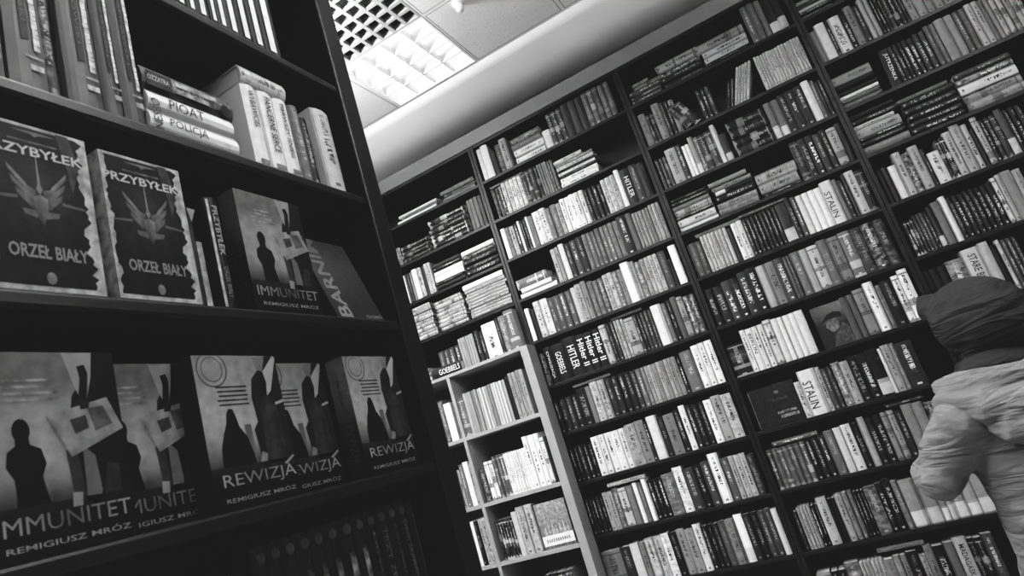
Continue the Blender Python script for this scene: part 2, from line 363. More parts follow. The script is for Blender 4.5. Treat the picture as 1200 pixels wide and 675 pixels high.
('B',8,'U',-12695,415,13767,2186,86,'l','',0,5,3,36685,9,1),
('B',8,'U',-12268,415,13767,2197,81,'l','',0,5,4,36707,10,1),
('B',8,'U',-11841,596,13767,2291,60,'m','',0,1,0,36695,11,1),
('B',8,'U',-11233,489,13767,2332,50,'l','',0,1,0,36735,12,1),
('B',8,'U',-10732,187,13767,2189,22,'l','',0,1,0,36698,13,0),
('B',8,'U',-10533,580,13767,2367,82,'p','',0,1,0,36766,14,1),
('B',8,'U',-9942,378,13767,2158,20,'l','',0,1,0,36725,15,1),
('B',8,'U',-9551,567,13767,2194,46,'l','',0,1,0,36688,16,1),
('B',8,'U',-8972,370,13767,2307,17,'l','',0,1,0,36694,17,1),
('B',8,'U',-8590,320,13767,2416,90,'l','',0,1,0,36682,18,1),
('B',8,'U',-8258,331,13767,2312,22,'l','',0,3,0,36767,19,1),
('B',8,'U',-7915,331,13767,2296,17,'l','',0,3,1,36699,20,1),
('B',8,'U',-7573,331,13767,2320,17,'l','',0,3,2,36727,21,1),
('B',8,'U',-7230,402,13767,2297,92,'l','',0,1,0,36708,22,1),
('B',8,'U',-6816,534,13767,2385,60,'l','',0,1,0,36749,23,1),
('B',8,'U',-6270,527,13767,2311,72,'m','',0,1,0,36685,24,1),
('B',9,'U',-15455,209,10803,1976,19,'l','',0,5,0,36723,1,0),
('B',9,'U',-15234,209,10803,1983,19,'l','',0,5,1,36745,2,0),
('B',9,'U',-15012,209,10803,1984,10,'l','',0,5,2,36702,3,0),
('B',9,'U',-14791,209,10803,1977,19,'l','',0,5,3,36721,4,0),
('B',9,'U',-14570,209,10803,1992,15,'l','',0,5,4,36772,5,0),
('B',9,'U',-14348,299,10803,2086,61,'l','',0,2,0,36769,6,0),
('B',9,'U',-14038,299,10803,2078,61,'l','',0,2,1,36722,7,0),
('B',9,'U',-13727,347,10803,2168,32,'m','',0,1,0,36779,8,0),
('B',9,'U',-13368,445,10803,2098,72,'b','',0,1,0,36722,9,1),
('B',9,'U',-12911,441,10803,2107,45,'l','',0,1,0,36727,10,1),
('B',9,'U',-12458,238,10803,2165,90,'p','',0,1,0,36747,11,0),
('B',9,'U',-12208,286,10803,2138,40,'l','',0,1,0,36697,12,0),
('B',9,'U',-11910,284,10803,2248,92,'p','',0,1,0,36687,13,0),
('B',9,'U',-11614,280,10803,2086,18,'l','',0,3,0,36769,14,0),
('B',9,'U',-11322,280,10803,2080,13,'l','',0,3,1,36755,15,0),
('B',9,'U',-11030,280,10803,2090,18,'l','',0,3,2,36740,16,0),
('B',9,'U',-10737,659,10803,2195,38,'m','',0,1,0,36704,17,1),
('B',9,'U',-10066,508,10803,2379,92,'m','',0,1,0,36774,18,1),
('B',9,'U',-9546,596,10803,2178,26,'l','',0,1,0,36698,19,1),
('B',9,'U',-8938,404,10803,2243,15,'l','',0,1,0,36707,20,1),
('B',9,'U',-8522,491,10803,2297,30,'l','',0,1,0,36717,21,1),
('B',9,'U',-8019,531,10803,2575,95,'l','',0,1,0,36695,22,1),
('B',9,'U',-7476,435,10803,2203,36,'l','',0,1,0,36777,23,1),
('B',9,'U',-7029,282,10803,2207,61,'l','',0,3,0,36708,24,0),
('B',9,'U',-6735,282,10803,2187,66,'l','',0,3,1,36717,25,0),
('B',9,'U',-6442,282,10803,2196,66,'l','',0,3,2,36735,26,0),
('B',9,'U',-6148,379,10803,2026,24,'m','',0,1,0,36767,27,1),
('B',10,'U',-15490,1177,7789,2036,46,'b','',0,1,0,36741,5,1),
('B',10,'U',-14301,590,7789,2083,22,'l','',0,1,0,36686,6,0),
('B',10,'U',-13699,484,7789,2145,78,'p','',0,1,0,36684,7,0),
('B',10,'U',-13204,381,7789,2126,48,'l','',0,1,0,36715,8,0),
('B',10,'U',-12811,472,7789,2239,76,'m','',0,2,0,36724,9,0),
('B',10,'U',-12327,472,7789,2242,71,'m','',0,2,1,36772,10,0),
('B',10,'U',-11844,417,7789,2289,92,'m','',0,1,0,36733,11,0),
('B',10,'U',-11415,413,7789,2235,14,'l','',0,1,0,36774,12,0),
('B',10,'U',-10990,455,7789,2329,55,'l','',0,1,0,36779,13,1),
('B',10,'U',-10522,497,7789,2222,55,'l','',0,1,0,36697,14,1),
('B',10,'U',-10014,400,7789,2381,82,'l','',0,1,0,36688,15,1),
('B',10,'U',-9602,289,7789,2198,19,'l','',0,3,0,36701,16,0),
('B',10,'U',-9301,289,7789,2204,10,'l','',0,3,1,36772,17,0),
('B',10,'U',-9000,289,7789,2193,19,'l','',0,3,2,36717,18,0),
('B',10,'U',-8700,344,7789,2240,34,'l','',0,1,0,36726,19,1),
('B',10,'U',-8344,516,7789,2238,50,'m','',0,1,0,36680,20,1),
('B',10,'U',-7815,424,7789,2376,95,'w','',0,1,0,36737,21,1),
('B',10,'U',-7380,375,7789,2295,22,'l','',0,2,0,36689,22,1),
('B',10,'U',-6993,375,7789,2305,13,'l','',0,2,1,36717,23,1),
('B',10,'U',-6607,327,7789,2284,30,'l','',0,1,0,36762,24,1),
('B',10,'U',-6267,325,7789,2307,28,'l','',0,1,0,36694,25,1),
('B',10,'U',-5931,301,7789,2248,78,'p','',0,1,0,36705,26,1),
('C',1,'S',-5100,1880,33117,269,30,'l','',0,5,0,36700,1,0),
('C',1,'S',-5100,1897,33392,269,28,'l','',0,5,1,36786,1,0),
('C',1,'S',-5100,1961,33667,269,32,'l','',0,5,2,36755,1,0),
('C',1,'S',-4765,1647,33942,214,50,'b','',0,5,3,36806,1,0),
('C',1,'S',-4770,1010,34162,187,55,'b','',0,5,4,36755,1,0),
('C',1,'S',-3103,2380,33117,352,22,'l','',0,4,0,36804,2,0),
('C',1,'S',-3129,2380,33474,352,20,'l','',0,4,1,36680,2,0),
('C',1,'S',-3116,2380,33832,324,24,'m','',0,4,2,36771,2,0),
('C',1,'S',-3199,2481,34162,544,62,'b','',0,4,3,36768,2,1),
('C',1,'S',-565,2449,33117,214,15,'l','',0,4,0,36664,3,0),
('C',1,'S',-594,2449,33337,352,76,'l','',0,4,1,36726,3,1),
('C',1,'S',-579,2449,33694,352,74,'l','',0,4,2,36731,3,1),
('C',1,'S',-958,2834,34052,572,60,'b','',0,4,3,36746,3,1),
('C',1,'U',2053,360,33117,2342,42,'l','',0,1,0,36751,4,1),
('C',1,'U',2425,357,33117,2374,40,'l','',0,1,0,36739,5,1),
('C',1,'U',2793,308,33117,2290,44,'p','',0,1,0,36752,6,0),
('C',1,'U',3113,442,33117,2168,18,'w','',0,1,0,36732,7,0),
('C',1,'U',3567,392,33117,2207,18,'w','',0,1,0,36764,8,0),
('C',2,'U',-5100,412,30396,2055,50,'m','',0,1,0,36748,1,0),
('C',2,'U',-4676,221,30396,1808,20,'b','',0,2,0,36755,2,0),
('C',2,'U',-4443,221,30396,1807,20,'b','',0,2,1,36710,3,0),
('C',2,'U',-4209,450,30396,2263,52,'m','',0,1,0,36712,4,1),
('C',2,'U',-3747,242,30396,2150,24,'l','',0,2,0,36727,5,0),
('C',2,'U',-3492,242,30396,2134,19,'l','',0,2,1,36774,6,0),
('C',2,'U',-3238,291,30396,2059,50,'l','',0,1,0,36741,7,0),
('C',2,'U',-2785,452,30396,1698,20,'b','',-24,1,0,36695,8,0),
('C',2,'U',-2286,401,30396,1786,20,'b','',-24,1,0,36744,9,0),
('C',2,'U',-1694,247,30396,1813,26,'l','',0,3,0,36745,10,0),
('C',2,'U',-1435,247,30396,1804,17,'l','',0,3,1,36772,11,0),
('C',2,'U',-1175,247,30396,1804,26,'l','',0,3,2,36725,12,0),
('C',2,'U',-484,210,30396,1552,18,'l','',20,1,0,36771,13,0),
('C',2,'U',-246,165,30396,1591,30,'l','',20,1,0,36707,14,0),
('C',2,'U',-56,145,30396,2145,76,'l','',22,5,0,36775,15,0),
('C',2,'U',113,145,30396,2136,67,'l','',22,5,1,36746,16,0),
('C',2,'U',282,145,30396,2142,72,'l','',22,5,2,36764,17,0),
('C',2,'U',451,145,30396,2138,67,'l','',22,5,3,36700,18,0),
('C',2,'U',620,145,30396,2143,76,'l','',22,5,4,36706,19,0),
('C',2,'U',1710,148,30396,2039,78,'l','',0,15,0,36689,20,0),
('C',2,'U',1870,148,30396,2045,78,'l','',0,15,1,36757,21,0),
('C',2,'U',2030,148,30396,2030,69,'l','',0,15,2,36767,22,0),
('C',2,'U',2190,148,30396,2028,78,'l','',0,15,3,36698,23,0),
('C',2,'U',2350,148,30396,2044,78,'l','',0,15,4,36718,24,0),
('C',2,'U',2510,148,30396,2039,78,'l','',0,15,5,36757,25,0),
('C',2,'U',2670,148,30396,2022,74,'l','',0,15,6,36768,26,0),
('C',2,'U',2830,148,30396,2029,74,'l','',0,15,7,36752,27,0),
('C',2,'U',2990,148,30396,2032,74,'l','',0,15,8,36686,28,0),
('C',2,'U',3150,148,30396,2028,69,'l','',0,15,9,36684,29,0),
('C',2,'U',3310,148,30396,2022,78,'l','',0,15,10,36770,30,0),
('C',2,'U',3470,148,30396,2035,69,'l','',0,15,11,36726,31,0),
('C',2,'U',3630,148,30396,2021,74,'l','',0,15,12,36683,32,0),
('C',2,'U',3790,148,30396,2037,74,'l','',0,15,13,36745,33,0),
('C',2,'U',3950,148,30396,2041,74,'l','',0,15,14,36773,34,0),
('C',3,'U',-5095,217,27627,1859,25,'b','',0,4,1,36691,2,0),
('C',3,'U',-4866,217,27627,1871,25,'b','',0,4,2,36745,3,0),
('C',3,'U',-4637,217,27627,1875,30,'b','',0,4,3,36724,4,0),
('C',3,'U',-4408,589,27627,2162,62,'l','',0,1,0,36735,5,1),
('C',3,'U',-3807,335,27627,2168,22,'l','',0,1,0,36723,6,0),
('C',3,'U',-3460,209,27627,1970,94,'p','',0,2,0,36778,7,0),
('C',3,'U',-3239,209,27627,1968,94,'p','',0,2,1,36743,8,0),
('C',3,'U',-3017,281,27627,2269,55,'w','',0,1,0,36713,9,0),
('C',3,'U',-2724,231,27627,2141,40,'b','',0,1,0,36733,10,0),
('C',3,'U',-2482,372,27627,2133,19,'b','',0,2,0,36766,11,1),
('C',3,'U',-2098,372,27627,2150,24,'b','',0,2,1,36724,12,1),
('C',3,'U',-1713,273,27627,2379,78,'p','',0,1,0,36737,13,0),
('C',3,'U',-1428,365,27627,1650,18,'w','',0,1,0,36708,14,0),
('C',3,'S',-834,2014,27627,516,14,'b','',0,4,0,36701,15,1),
('C',3,'S',-867,2014,28149,516,14,'b','',0,4,1,36781,15,1),
('C',3,'S',-851,2014,28672,516,14,'b','',0,4,2,36681,15,1),
('C',3,'S',-899,2014,29194,516,14,'b','',0,4,3,36771,15,1),
('C',3,'U',1195,365,27627,2153,40,'w','',0,2,0,36725,16,1),
('C',3,'U',1572,365,27627,2136,40,'w','',0,2,1,36697,17,1),
('C',3,'U',1949,422,27627,2241,10,'l','',0,3,0,36706,18,1),
('C',3,'U',2383,422,27627,2254,14,'l','',0,3,1,36696,19,1),
('C',3,'U',2817,422,27627,2262,5,'l','',0,3,2,36710,20,1),
('C',3,'U',3251,371,27627,2374,86,'p','',0,1,0,36743,21,1),
('C',3,'U',3634,199,27627,2233,38,'l','',0,1,0,36734,22,0),
('C',3,'U',3845,156,27627,2092,15,'l','',0,2,0,36756,23,0),
('C',3,'U',4013,156,27627,2085,24,'l','',0,2,1,36728,24,0),
('C',4,'S',-5100,2160,25004,242,85,'p','',0,7,0,36800,1,0),
('C',4,'S',-5100,2121,25251,462,76,'l','',0,7,1,36757,1,1),
('C',4,'S',-5100,2131,25719,159,22,'m','',0,7,2,36669,1,0),
('C',4,'S',-5100,2093,25884,379,60,'b','',0,7,3,36744,1,1),
('C',4,'S',-5100,2094,26269,242,42,'m','',0,7,4,36719,1,0),
('C',4,'S',-5100,2152,26516,242,22,'l','',0,7,5,36706,1,0),
('C',4,'S',-5100,2082,26764,214,20,'l','',0,7,6,36812,1,0),
('C',4,'S',-2847,2131,25004,352,50,'m','',0,6,0,36738,2,1),
('C',4,'S',-2832,2131,25361,352,56,'m','',0,6,1,36814,2,1),
('C',4,'S',-2801,2131,25719,406,14,'l','',0,6,2,36705,2,1),
('C',4,'S',-2753,2131,26131,242,18,'w','',0,6,3,36755,2,0),
('C',4,'S',-2796,2131,26379,269,52,'l','',0,6,4,36806,2,0),
('C',4,'S',-2881,2084,26654,296,50,'p','',0,6,5,36712,2,0),
('C',4,'S',-457,1985,25004,214,20,'l','',0,3,0,36786,3,0),
('C',4,'S',-538,1985,25224,516,58,'m','',0,3,1,36752,3,1),
('C',4,'S',-550,2073,25746,599,62,'m','',0,3,2,36746,3,1),
('C',4,'U',1591,417,25004,2197,18,'b','',0,1,0,36727,4,1),
('C',4,'U',2020,348,25004,2196,5,'L','',0,2,0,36734,5,1),
('C',4,'U',2380,348,25004,2199,5,'L','',0,2,1,36754,6,1),
('C',4,'U',2739,322,25004,2090,22,'l','',0,1,0,36697,7,1),
('C',4,'U',3074,320,25004,2201,16,'l','',0,1,0,36747,8,1),
('C',4,'U',3406,440,25004,2073,60,'b','',0,1,0,36690,9,1),
('C',4,'U',3858,332,25004,2186,18,'p','',0,1,0,36766,10,1),
('C',5,'U',-5100,69,22314,1916,29,'l','',0,4,1,36754,2,0),
('C',5,'U',-5019,338,22314,1925,34,'l','',0,4,2,36738,3,0),
('C',5,'U',-4669,338,22314,1916,29,'l','',0,4,3,36717,4,0),
('C',5,'U',-4319,195,22314,2093,70,'l','',0,7,0,36758,5,0),
('C',5,'U',-4112,195,22314,2097,70,'l','',0,7,1,36733,6,0),
('C',5,'U',-3904,195,22314,2074,70,'l','',0,7,2,36686,7,0),
('C',5,'U',-3697,195,22314,2074,65,'l','',0,7,3,36691,8,0),
('C',5,'U',-3489,195,22314,2089,70,'l','',0,7,4,36770,9,0),
('C',5,'U',-3282,195,22314,2089,70,'l','',0,7,5,36732,10,0),
('C',5,'U',-3075,195,22314,2074,74,'l','',0,7,6,36757,11,0),
('C',5,'U',-2867,264,22314,1945,12,'p','',0,1,0,36763,12,0),
('C',5,'U',-2591,284,22314,2094,90,'l','',0,2,0,36771,13,0),
('C',5,'U',-2295,284,22314,2102,81,'l','',0,2,1,36682,14,0),
('C',5,'U',-1999,210,22314,2103,18,'l','',0,8,0,36700,15,0),
('C',5,'U',-1777,210,22314,2076,14,'l','',0,8,1,36700,16,0),
('C',5,'U',-1555,210,22314,2091,9,'l','',0,8,2,36697,17,0),
('C',5,'U',-1334,210,22314,2087,9,'l','',0,8,3,36723,18,0),
('C',5,'U',-1112,210,22314,2083,18,'l','',0,8,4,36767,19,0),
('C',5,'U',-890,210,22314,2086,9,'l','',0,8,5,36769,20,0),
('C',5,'U',-668,210,22314,2096,9,'l','',0,8,6,36693,21,0),
('C',5,'U',-446,210,22314,2103,9,'l','',0,8,7,36721,22,0),
('C',5,'U',-224,507,22314,2122,20,'w','',0,1,0,36726,23,1),
('C',5,'U',295,288,22314,2189,17,'L','',0,1,0,36749,24,0),
('C',5,'U',595,244,22314,2204,32,'l','',0,1,0,36748,25,0),
('C',5,'U',850,302,22314,2154,83,'p','',0,4,0,36772,26,1),
('C',5,'U',1164,302,22314,2155,88,'p','',0,4,1,36762,27,1),
('C',5,'U',1478,302,22314,2158,92,'p','',0,4,2,36768,28,1),
('C',5,'U',1792,302,22314,2152,88,'p','',0,4,3,36753,29,1),
('C',5,'U',2106,562,22314,2316,82,'l','STALIN',0,1,0,36738,30,1),
('C',5,'U',2680,232,22314,2236,42,'p','',0,1,0,36767,31,0),
('C',5,'U',2924,230,22314,2070,20,'l','',0,1,0,36762,32,0),
('C',5,'U',3166,149,22314,2278,24,'p','',0,1,0,36696,33,0),
('C',5,'U',3327,427,22314,2332,70,'l','',0,1,0,36751,34,1),
('C',5,'U',3766,424,22314,2189,16,'b','',0,1,0,36762,35,1),
('C',6,'U',-5100,389,19483,2094,11,'L','',0,2,0,36681,1,1),
('C',6,'U',-4699,523,19483,2078,16,'L','',0,2,1,36775,2,1),
('C',6,'U',-4164,446,19483,2185,28,'L','',0,1,0,36750,3,1),
('C',6,'U',-3706,441,19483,2194,15,'L','',0,1,0,36763,4,1),
('C',6,'U',-3253,481,19483,2321,22,'L','',0,1,0,36753,5,1),
('C',6,'U',-2760,476,19483,2374,12,'L','',0,1,0,36729,6,1),
('C',6,'U',-2272,471,19483,2288,64,'p','',0,1,0,36779,7,1),
('C',6,'U',-1789,465,19483,2292,46,'L','',0,1,0,36717,8,1),
('C',6,'U',-1312,460,19483,2319,30,'L','',0,1,0,36706,9,1),
('C',6,'U',-840,158,19483,2257,34,'l','',0,2,0,36741,10,0),
('C',6,'U',-669,158,19483,2256,29,'l','',0,2,1,36719,11,0),
('C',6,'U',-499,452,19483,2320,42,'l','',0,1,0,36778,12,1),
('C',6,'U',-35,405,19483,2285,60,'p','',0,1,0,36728,13,1),
('C',6,'U',382,484,19483,2301,70,'b','',0,1,0,36731,14,1),
('C',6,'U',878,478,19483,2411,40,'L','',0,1,0,36728,15,1),
('C',6,'U',1368,553,19483,2351,46,'b','',0,1,0,36745,16,1),
('C',6,'U',1933,545,19483,2389,42,'b','',0,1,0,36688,17,1),
('C',6,'U',2490,519,19483,2359,19,'m','',0,3,0,36712,18,1),
('C',6,'U',3021,519,19483,2377,19,'m','',0,3,1,36711,19,1),
('C',6,'U',3551,519,19483,2371,19,'m','',0,3,2,36773,20,1),
('C',7,'U',-5100,894,16647,1714,11,'b','',0,1,0,36756,1,1),
('C',7,'U',-4194,296,16647,2267,86,'l','',0,4,0,36744,2,1),
('C',7,'U',-3886,296,16647,2240,86,'l','BERLIN',0,4,1,36768,3,1),
('C',7,'U',-3578,296,16647,2246,82,'l','',0,4,2,36695,4,1),
('C',7,'U',-3270,296,16647,2248,82,'l','',0,4,3,36737,5,1),
('C',7,'U',-2962,420,16647,2360,76,'b','',0,1,0,36732,6,1),
('C',7,'U',-2531,285,16647,2295,81,'p','',0,4,0,36739,7,1),
('C',7,'U',-2234,285,16647,2268,86,'p','',0,4,1,36709,8,1),
('C',7,'U',-1937,285,16647,2269,86,'p','',0,4,2,36743,9,1),
('C',7,'U',-1640,285,16647,2280,86,'p','',0,4,3,36767,10,1),
('C',7,'U',-1344,404,16647,2286,80,'p','',0,1,0,36690,11,1),
('C',7,'U',857,303,16647,2194,34,'p','',0,2,0,36713,12,1),
('C',7,'U',1173,303,16647,2206,34,'p','',0,2,1,36750,13,1),
('C',7,'U',1488,532,16647,2326,48,'b','',0,1,0,36739,14,1),
('C',7,'U',2033,449,16647,2484,92,'l','',0,1,0,36711,15,1),
('C',7,'U',2494,255,16647,2193,48,'m','',0,1,0,36769,16,1),
('C',7,'U',2761,516,16647,2314,14,'l','',0,1,0,36731,17,1),
('C',7,'U',3289,324,16647,2353,88,'b','',0,1,0,36731,18,1),
('C',7,'U',3625,432,16647,2538,90,'b','',0,1,0,36721,19,1),
('C',8,'U',-2625,279,13767,1820,78,'m','',0,1,0,36753,1,0),
('C',8,'U',-2334,848,13767,2272,84,'l','STALIN',0,1,0,36692,2,1),
('C',8,'U',-1474,231,13767,2238,66,'m','',0,1,0,36712,3,0),
('C',8,'U',-1231,248,13767,2075,30,'l','',0,2,0,36722,4,0),
('C',8,'U',-971,248,13767,2105,25,'l','',0,2,1,36698,5,0),
('C',8,'U',-711,384,13767,2191,40,'m','',0,1,0,36753,6,1),
('C',8,'U',-314,381,13767,2124,58,'l','',0,1,0,36691,7,1),
('C',8,'U',79,433,13767,2263,5,'L','',0,2,0,36687,8,1),
('C',8,'U',523,433,13767,2241,14,'L','',0,2,1,36709,9,1),
('C',8,'U',968,520,13767,2299,9,'w','',0,1,0,36703,10,1),
('C',8,'U',1500,139,13767,2189,80,'p','',0,1,0,36710,11,0),
('C',8,'U',1651,363,13767,2287,56,'l','',0,1,0,36733,12,1),
('C',8,'U',2026,211,13767,2282,44,'l','',0,1,0,36736,13,0),
('C',8,'U',2249,723,13767,2183,22,'l','',0,1,0,36727,14,1),
('C',9,'U',-5100,244,10791,1979,31,'b','',0,7,0,36698,1,0),
('C',9,'U',-4844,262,10791,1979,36,'b','',0,7,1,36765,2,0),
('C',9,'U',-4570,262,10791,1966,36,'b','',0,7,2,36769,3,0),
('C',9,'U',-4297,262,10791,1976,36,'b','',0,7,3,36774,4,0),
('C',9,'U',-4023,262,10791,1995,36,'b','',0,7,4,36720,5,0),
('C',9,'U',-3749,262,10791,1978,36,'b','',0,7,5,36693,6,0),
('C',9,'U',-3475,262,10791,1988,40,'b','',0,7,6,36734,7,0),
('C',9,'U',-3201,310,10791,2030,11,'l','',0,3,0,36697,8,1),
('C',9,'U',-2879,310,10791,2032,20,'l','',0,3,1,36720,9,1),
('C',9,'U',-2557,310,10791,2027,20,'l','',0,3,2,36696,10,1),
('C',9,'U',-2234,463,10791,2158,40,'l','',0,1,0,36732,11,1),
('C',9,'U',-1759,380,10791,2192,76,'p','',0,1,0,36718,12,1),
('C',9,'U',-1367,415,10791,2232,78,'l','',0,1,0,36699,13,1),
('C',9,'U',-940,334,10791,2184,16,'L','',0,1,0,36749,14,1),
('C',9,'U',-594,331,10791,2372,60,'p','',0,1,0,36747,15,1),
('C',9,'U',-251,346,10791,2239,10,'L','',0,2,0,36758,16,1),
('C',9,'U',107,346,10791,2249,15,'L','',0,2,1,36714,17,1),
('C',9,'U',465,284,10791,2305,51,'b','',0,2,0,36685,18,1),
('C',9,'U',761,284,10791,2310,56,'b','',0,2,1,36728,19,1),
('C',9,'U',1057,354,10791,2206,20,'l','',0,1,0,36772,20,1),
('C',9,'U',1424,439,10791,2381,48,'p','',0,2,0,36759,21,1),
('C',9,'U',1874,439,10791,2356,48,'p','',0,2,1,36682,22,1),
('C',9,'U',2325,449,10791,2233,22,'m','',0,1,0,36756,23,1),
('C',10,'U',-4977,233,7789,1860,20,'l','',0,1,0,36749,1,0),
('C',10,'U',-4732,150,7789,2022,57,'l','',0,4,0,36743,2,0),
('C',10,'U',-4570,150,7789,2044,66,'l','',0,4,1,36738,3,0),
('C',10,'U',-4408,150,7789,2049,62,'l','',0,4,2,36758,4,0),
('C',10,'U',-4247,150,7789,2027,57,'l','',0,4,3,36758,5,0),
('C',10,'U',-4085,168,7789,1974,16,'l','',0,2,0,36698,6,0),
('C',10,'U',-3905,168,7789,1987,16,'l','',0,2,1,36764,7,0),
('C',10,'U',-3725,463,7789,2244,68,'l','',0,1,0,36727,8,1),
('C',10,'U',-3250,184,7789,2081,7,'p','',0,2,0,36753,9,0),
('C',10,'U',-3054,184,7789,2098,16,'p','',0,2,1,36702,10,0),
('C',10,'U',-2859,337,7789,2227,60,'l','',0,1,0,36690,11,1),
('C',10,'U',-2509,238,7789,2254,49,'l','',0,2,0,36706,12,1),
('C',10,'U',-2260,238,7789,2254,40,'l','',0,2,1,36754,13,1),
('C',10,'U',-2010,152,7789,2159,17,'l','',0,3,0,36717,14,0),
('C',10,'U',-1845,152,7789,2160,17,'l','',0,3,1,36681,15,0),
('C',10,'U',-1681,152,7789,2151,12,'l','',0,3,2,36739,16,0),
('C',10,'U',-1516,550,7789,2226,30,'m','',0,1,0,36719,17,1),
('C',10,'U',-954,285,7789,2280,14,'L','',0,1,0,36743,18,1),
('C',10,'U',-658,356,7789,2369,14,'L','',0,1,0,36759,19,1),
('C',10,'U',-290,280,7789,2221,40,'m','',0,1,0,36695,20,1),
('C',10,'U',2,637,7789,2119,55,'w','',0,1,0,36738,21,1),
('C',10,'U',651,626,7789,2100,50,'w','',0,1,0,36681,22,1),
('C',10,'U',1289,250,7789,2138,50,'w','',0,2,0,36704,23,1),
('C',10,'U',1551,250,7789,2141,59,'w','',0,2,1,36738,24,1),
('C',10,'U',1813,505,7789,2054,55,'w','',0,1,0,36753,25,1),
('C',10,'U',2331,499,7789,1987,60,'w','',0,1,0,36772,26,1),
('C',10,'U',2841,492,7789,1972,55,'w','',0,1,0,36739,27,1),
('C',11,'U',-4964,654,4715,1959,60,'b','',0,1,0,36753,1,1),
('C',11,'U',-4298,335,4715,1925,14,'l','',0,2,0,36743,2,0),
('C',11,'U',-3951,335,4715,1931,9,'l','',0,2,1,36740,3,0),
('C',11,'U',-3604,670,4715,2160,36,'m','',0,1,0,36760,4,1),
('C',11,'U',-2922,161,4715,2095,64,'l','',0,6,0,36754,5,0),
('C',11,'U',-2749,161,4715,2085,60,'l','',0,6,1,36774,6,0),
('C',11,'U',-2576,161,4715,2106,55,'l','',0,6,2,36710,7,0),
('C',11,'U',-2403,161,4715,2092,64,'l','',0,6,3,36696,8,0),
('C',11,'U',-2230,161,4715,2099,60,'l','',0,6,4,36708,9,0),
('C',11,'U',-2057,161,4715,2089,64,'l','',0,6,5,36741,10,0),
('C',11,'U',-1884,425,4715,2008,50,'m','',0,1,0,36699,11,0),
('C',11,'U',-1447,276,4715,2092,59,'m','',0,2,0,36699,12,0),
('C',11,'U',-1159,276,4715,2077,50,'m','',0,2,1,36771,13,0),
('C',11,'U',-871,485,4715,2147,14,'l','',0,1,0,36735,14,1),
('C',11,'U',-375,269,4715,1875,60,'m','',0,1,0,36752,15,0),
('C',11,'U',-94,336,4715,2273,46,'l','',0,1,0,36763,16,0),
('C',11,'U',255,471,4715,2162,14,'L','',0,1,0,36744,17,1),
('C',11,'U',738,397,4715,2224,40,'p','',0,1,0,36691,18,1),
('C',11,'U',1147,527,4715,2323,66,'l','MADAGASKAR',0,1,0,36740,19,1),
('C',11,'U',1685,287,4715,2215,16,'b','',0,2,0,36724,20,0),
('C',11,'U',1984,287,4715,2192,16,'b','',0,2,1,36719,21,0),
('C',11,'U',2282,446,4715,2279,30,'l','',0,1,0,36721,22,1),
('D',1,'S',4580,1580,33117,187,55,'l','',0,5,0,36818,1,0),
('D',1,'S',4580,1585,33309,187,30,'l','',0,5,1,36670,1,0),
('D',1,'S',4580,1591,33502,187,70,'p','',0,5,2,36724,1,0),
('D',1,'S',4580,1544,33694,214,28,'l','',0,5,3,36692,1,0),
('D',1,'S',4580,1565,33914,214,60,'m','',0,5,4,36701,1,0),
('D',1,'S',6326,1668,33117,379,18,'l','',0,2,0,36688,2,0),
('D',1,'S',6317,1668,33502,269,25,'l','',0,2,1,36789,2,0),
('D',2,'U',4594,309,30372,1932,48,'p','',0,2,1,36766,2,0),
('D',2,'U',4915,495,30372,2160,84,'p','',0,1,0,36737,3,1),
('D',2,'U',5422,156,30372,2137,18,'L','',0,1,0,36746,4,0),
('D',2,'U',5590,570,30372,2164,84,'L','',0,1,0,36778,5,1),
('D',2,'U',6172,235,30372,2186,15,'L','',0,1,0,36728,6,0),
('D',2,'U',6419,397,30372,2313,46,'l','',0,1,0,36698,7,1),
('D',2,'U',6828,272,30372,2141,24,'l','',0,1,0,36728,8,0),
('D',2,'U',7112,229,30372,2365,64,'p','',0,2,0,36737,9,0),
('D',2,'U',7353,229,30372,2381,60,'p','',0,2,1,36751,10,0),
('D',2,'U',7594,147,30372,2136,11,'l','',0,3,0,36688,11,0),
('D',2,'U',7753,147,30372,2154,20,'l','',0,3,1,36727,12,0),
('D',2,'U',7912,147,30372,2150,11,'l','',0,3,2,36766,13,0),
('D',2,'U',8072,224,30372,2188,22,'b','',0,2,0,36750,14,0),
('D',2,'U',8308,224,30372,2206,17,'b','',0,2,1,36776,15,0),
('D',2,'U',8544,163,30372,2265,19,'l','',0,2,0,36764,16,0),
('D',2,'U',8719,163,30372,2253,19,'l','',0,2,1,36775,17,0),
('D',2,'U',8894,353,30372,2318,50,'l','',0,6,0,36759,18,0),
('D',2,'U',9260,353,30372,2308,54,'l','',0,6,1,36732,19,0),
('D',2,'U',9625,353,30372,2318,50,'l','',0,6,2,36751,20,0),
('D',2,'U',9990,353,30372,2326,50,'l','',0,6,3,36731,21,0),
('D',2,'U',10356,353,30372,2321,54,'l','',0,6,4,36712,22,0),
('D',2,'U',10721,353,30372,2319,54,'l','',0,6,5,36712,23,0),
('D',2,'U',11087,299,30372,2310,41,'p','',0,2,0,36700,24,0),
('D',2,'U',11397,299,30372,2312,46,'p','',0,2,1,36708,25,0),
('D',2,'U',11708,240,30372,2193,34,'l','',0,3,0,36704,26,0),
('D',2,'U',11960,240,30372,2206,34,'l','',0,3,1,36730,27,0),
('D',2,'U',12212,240,30372,2214,25,'l','',0,3,2,36713,28,0),
('D',3,'S',4580,1866,27651,242,38,'l','',0,6,0,36718,1,0),
('D',3,'S',4580,1835,27899,242,36,'l','',0,6,1,36679,1,0),
('D',3,'S',4580,1853,28146,159,88,'p','',0,6,2,36710,1,0),
('D',3,'S',4580,1927,28311,324,12,'p','',0,6,3,36811,1,1),
('D',3,'S',4580,1878,28641,296,15,'p','',0,6,4,36700,1,0),
('D',3,'S',4580,1870,28944,516,52,'l','',0,6,5,36761,1,1),
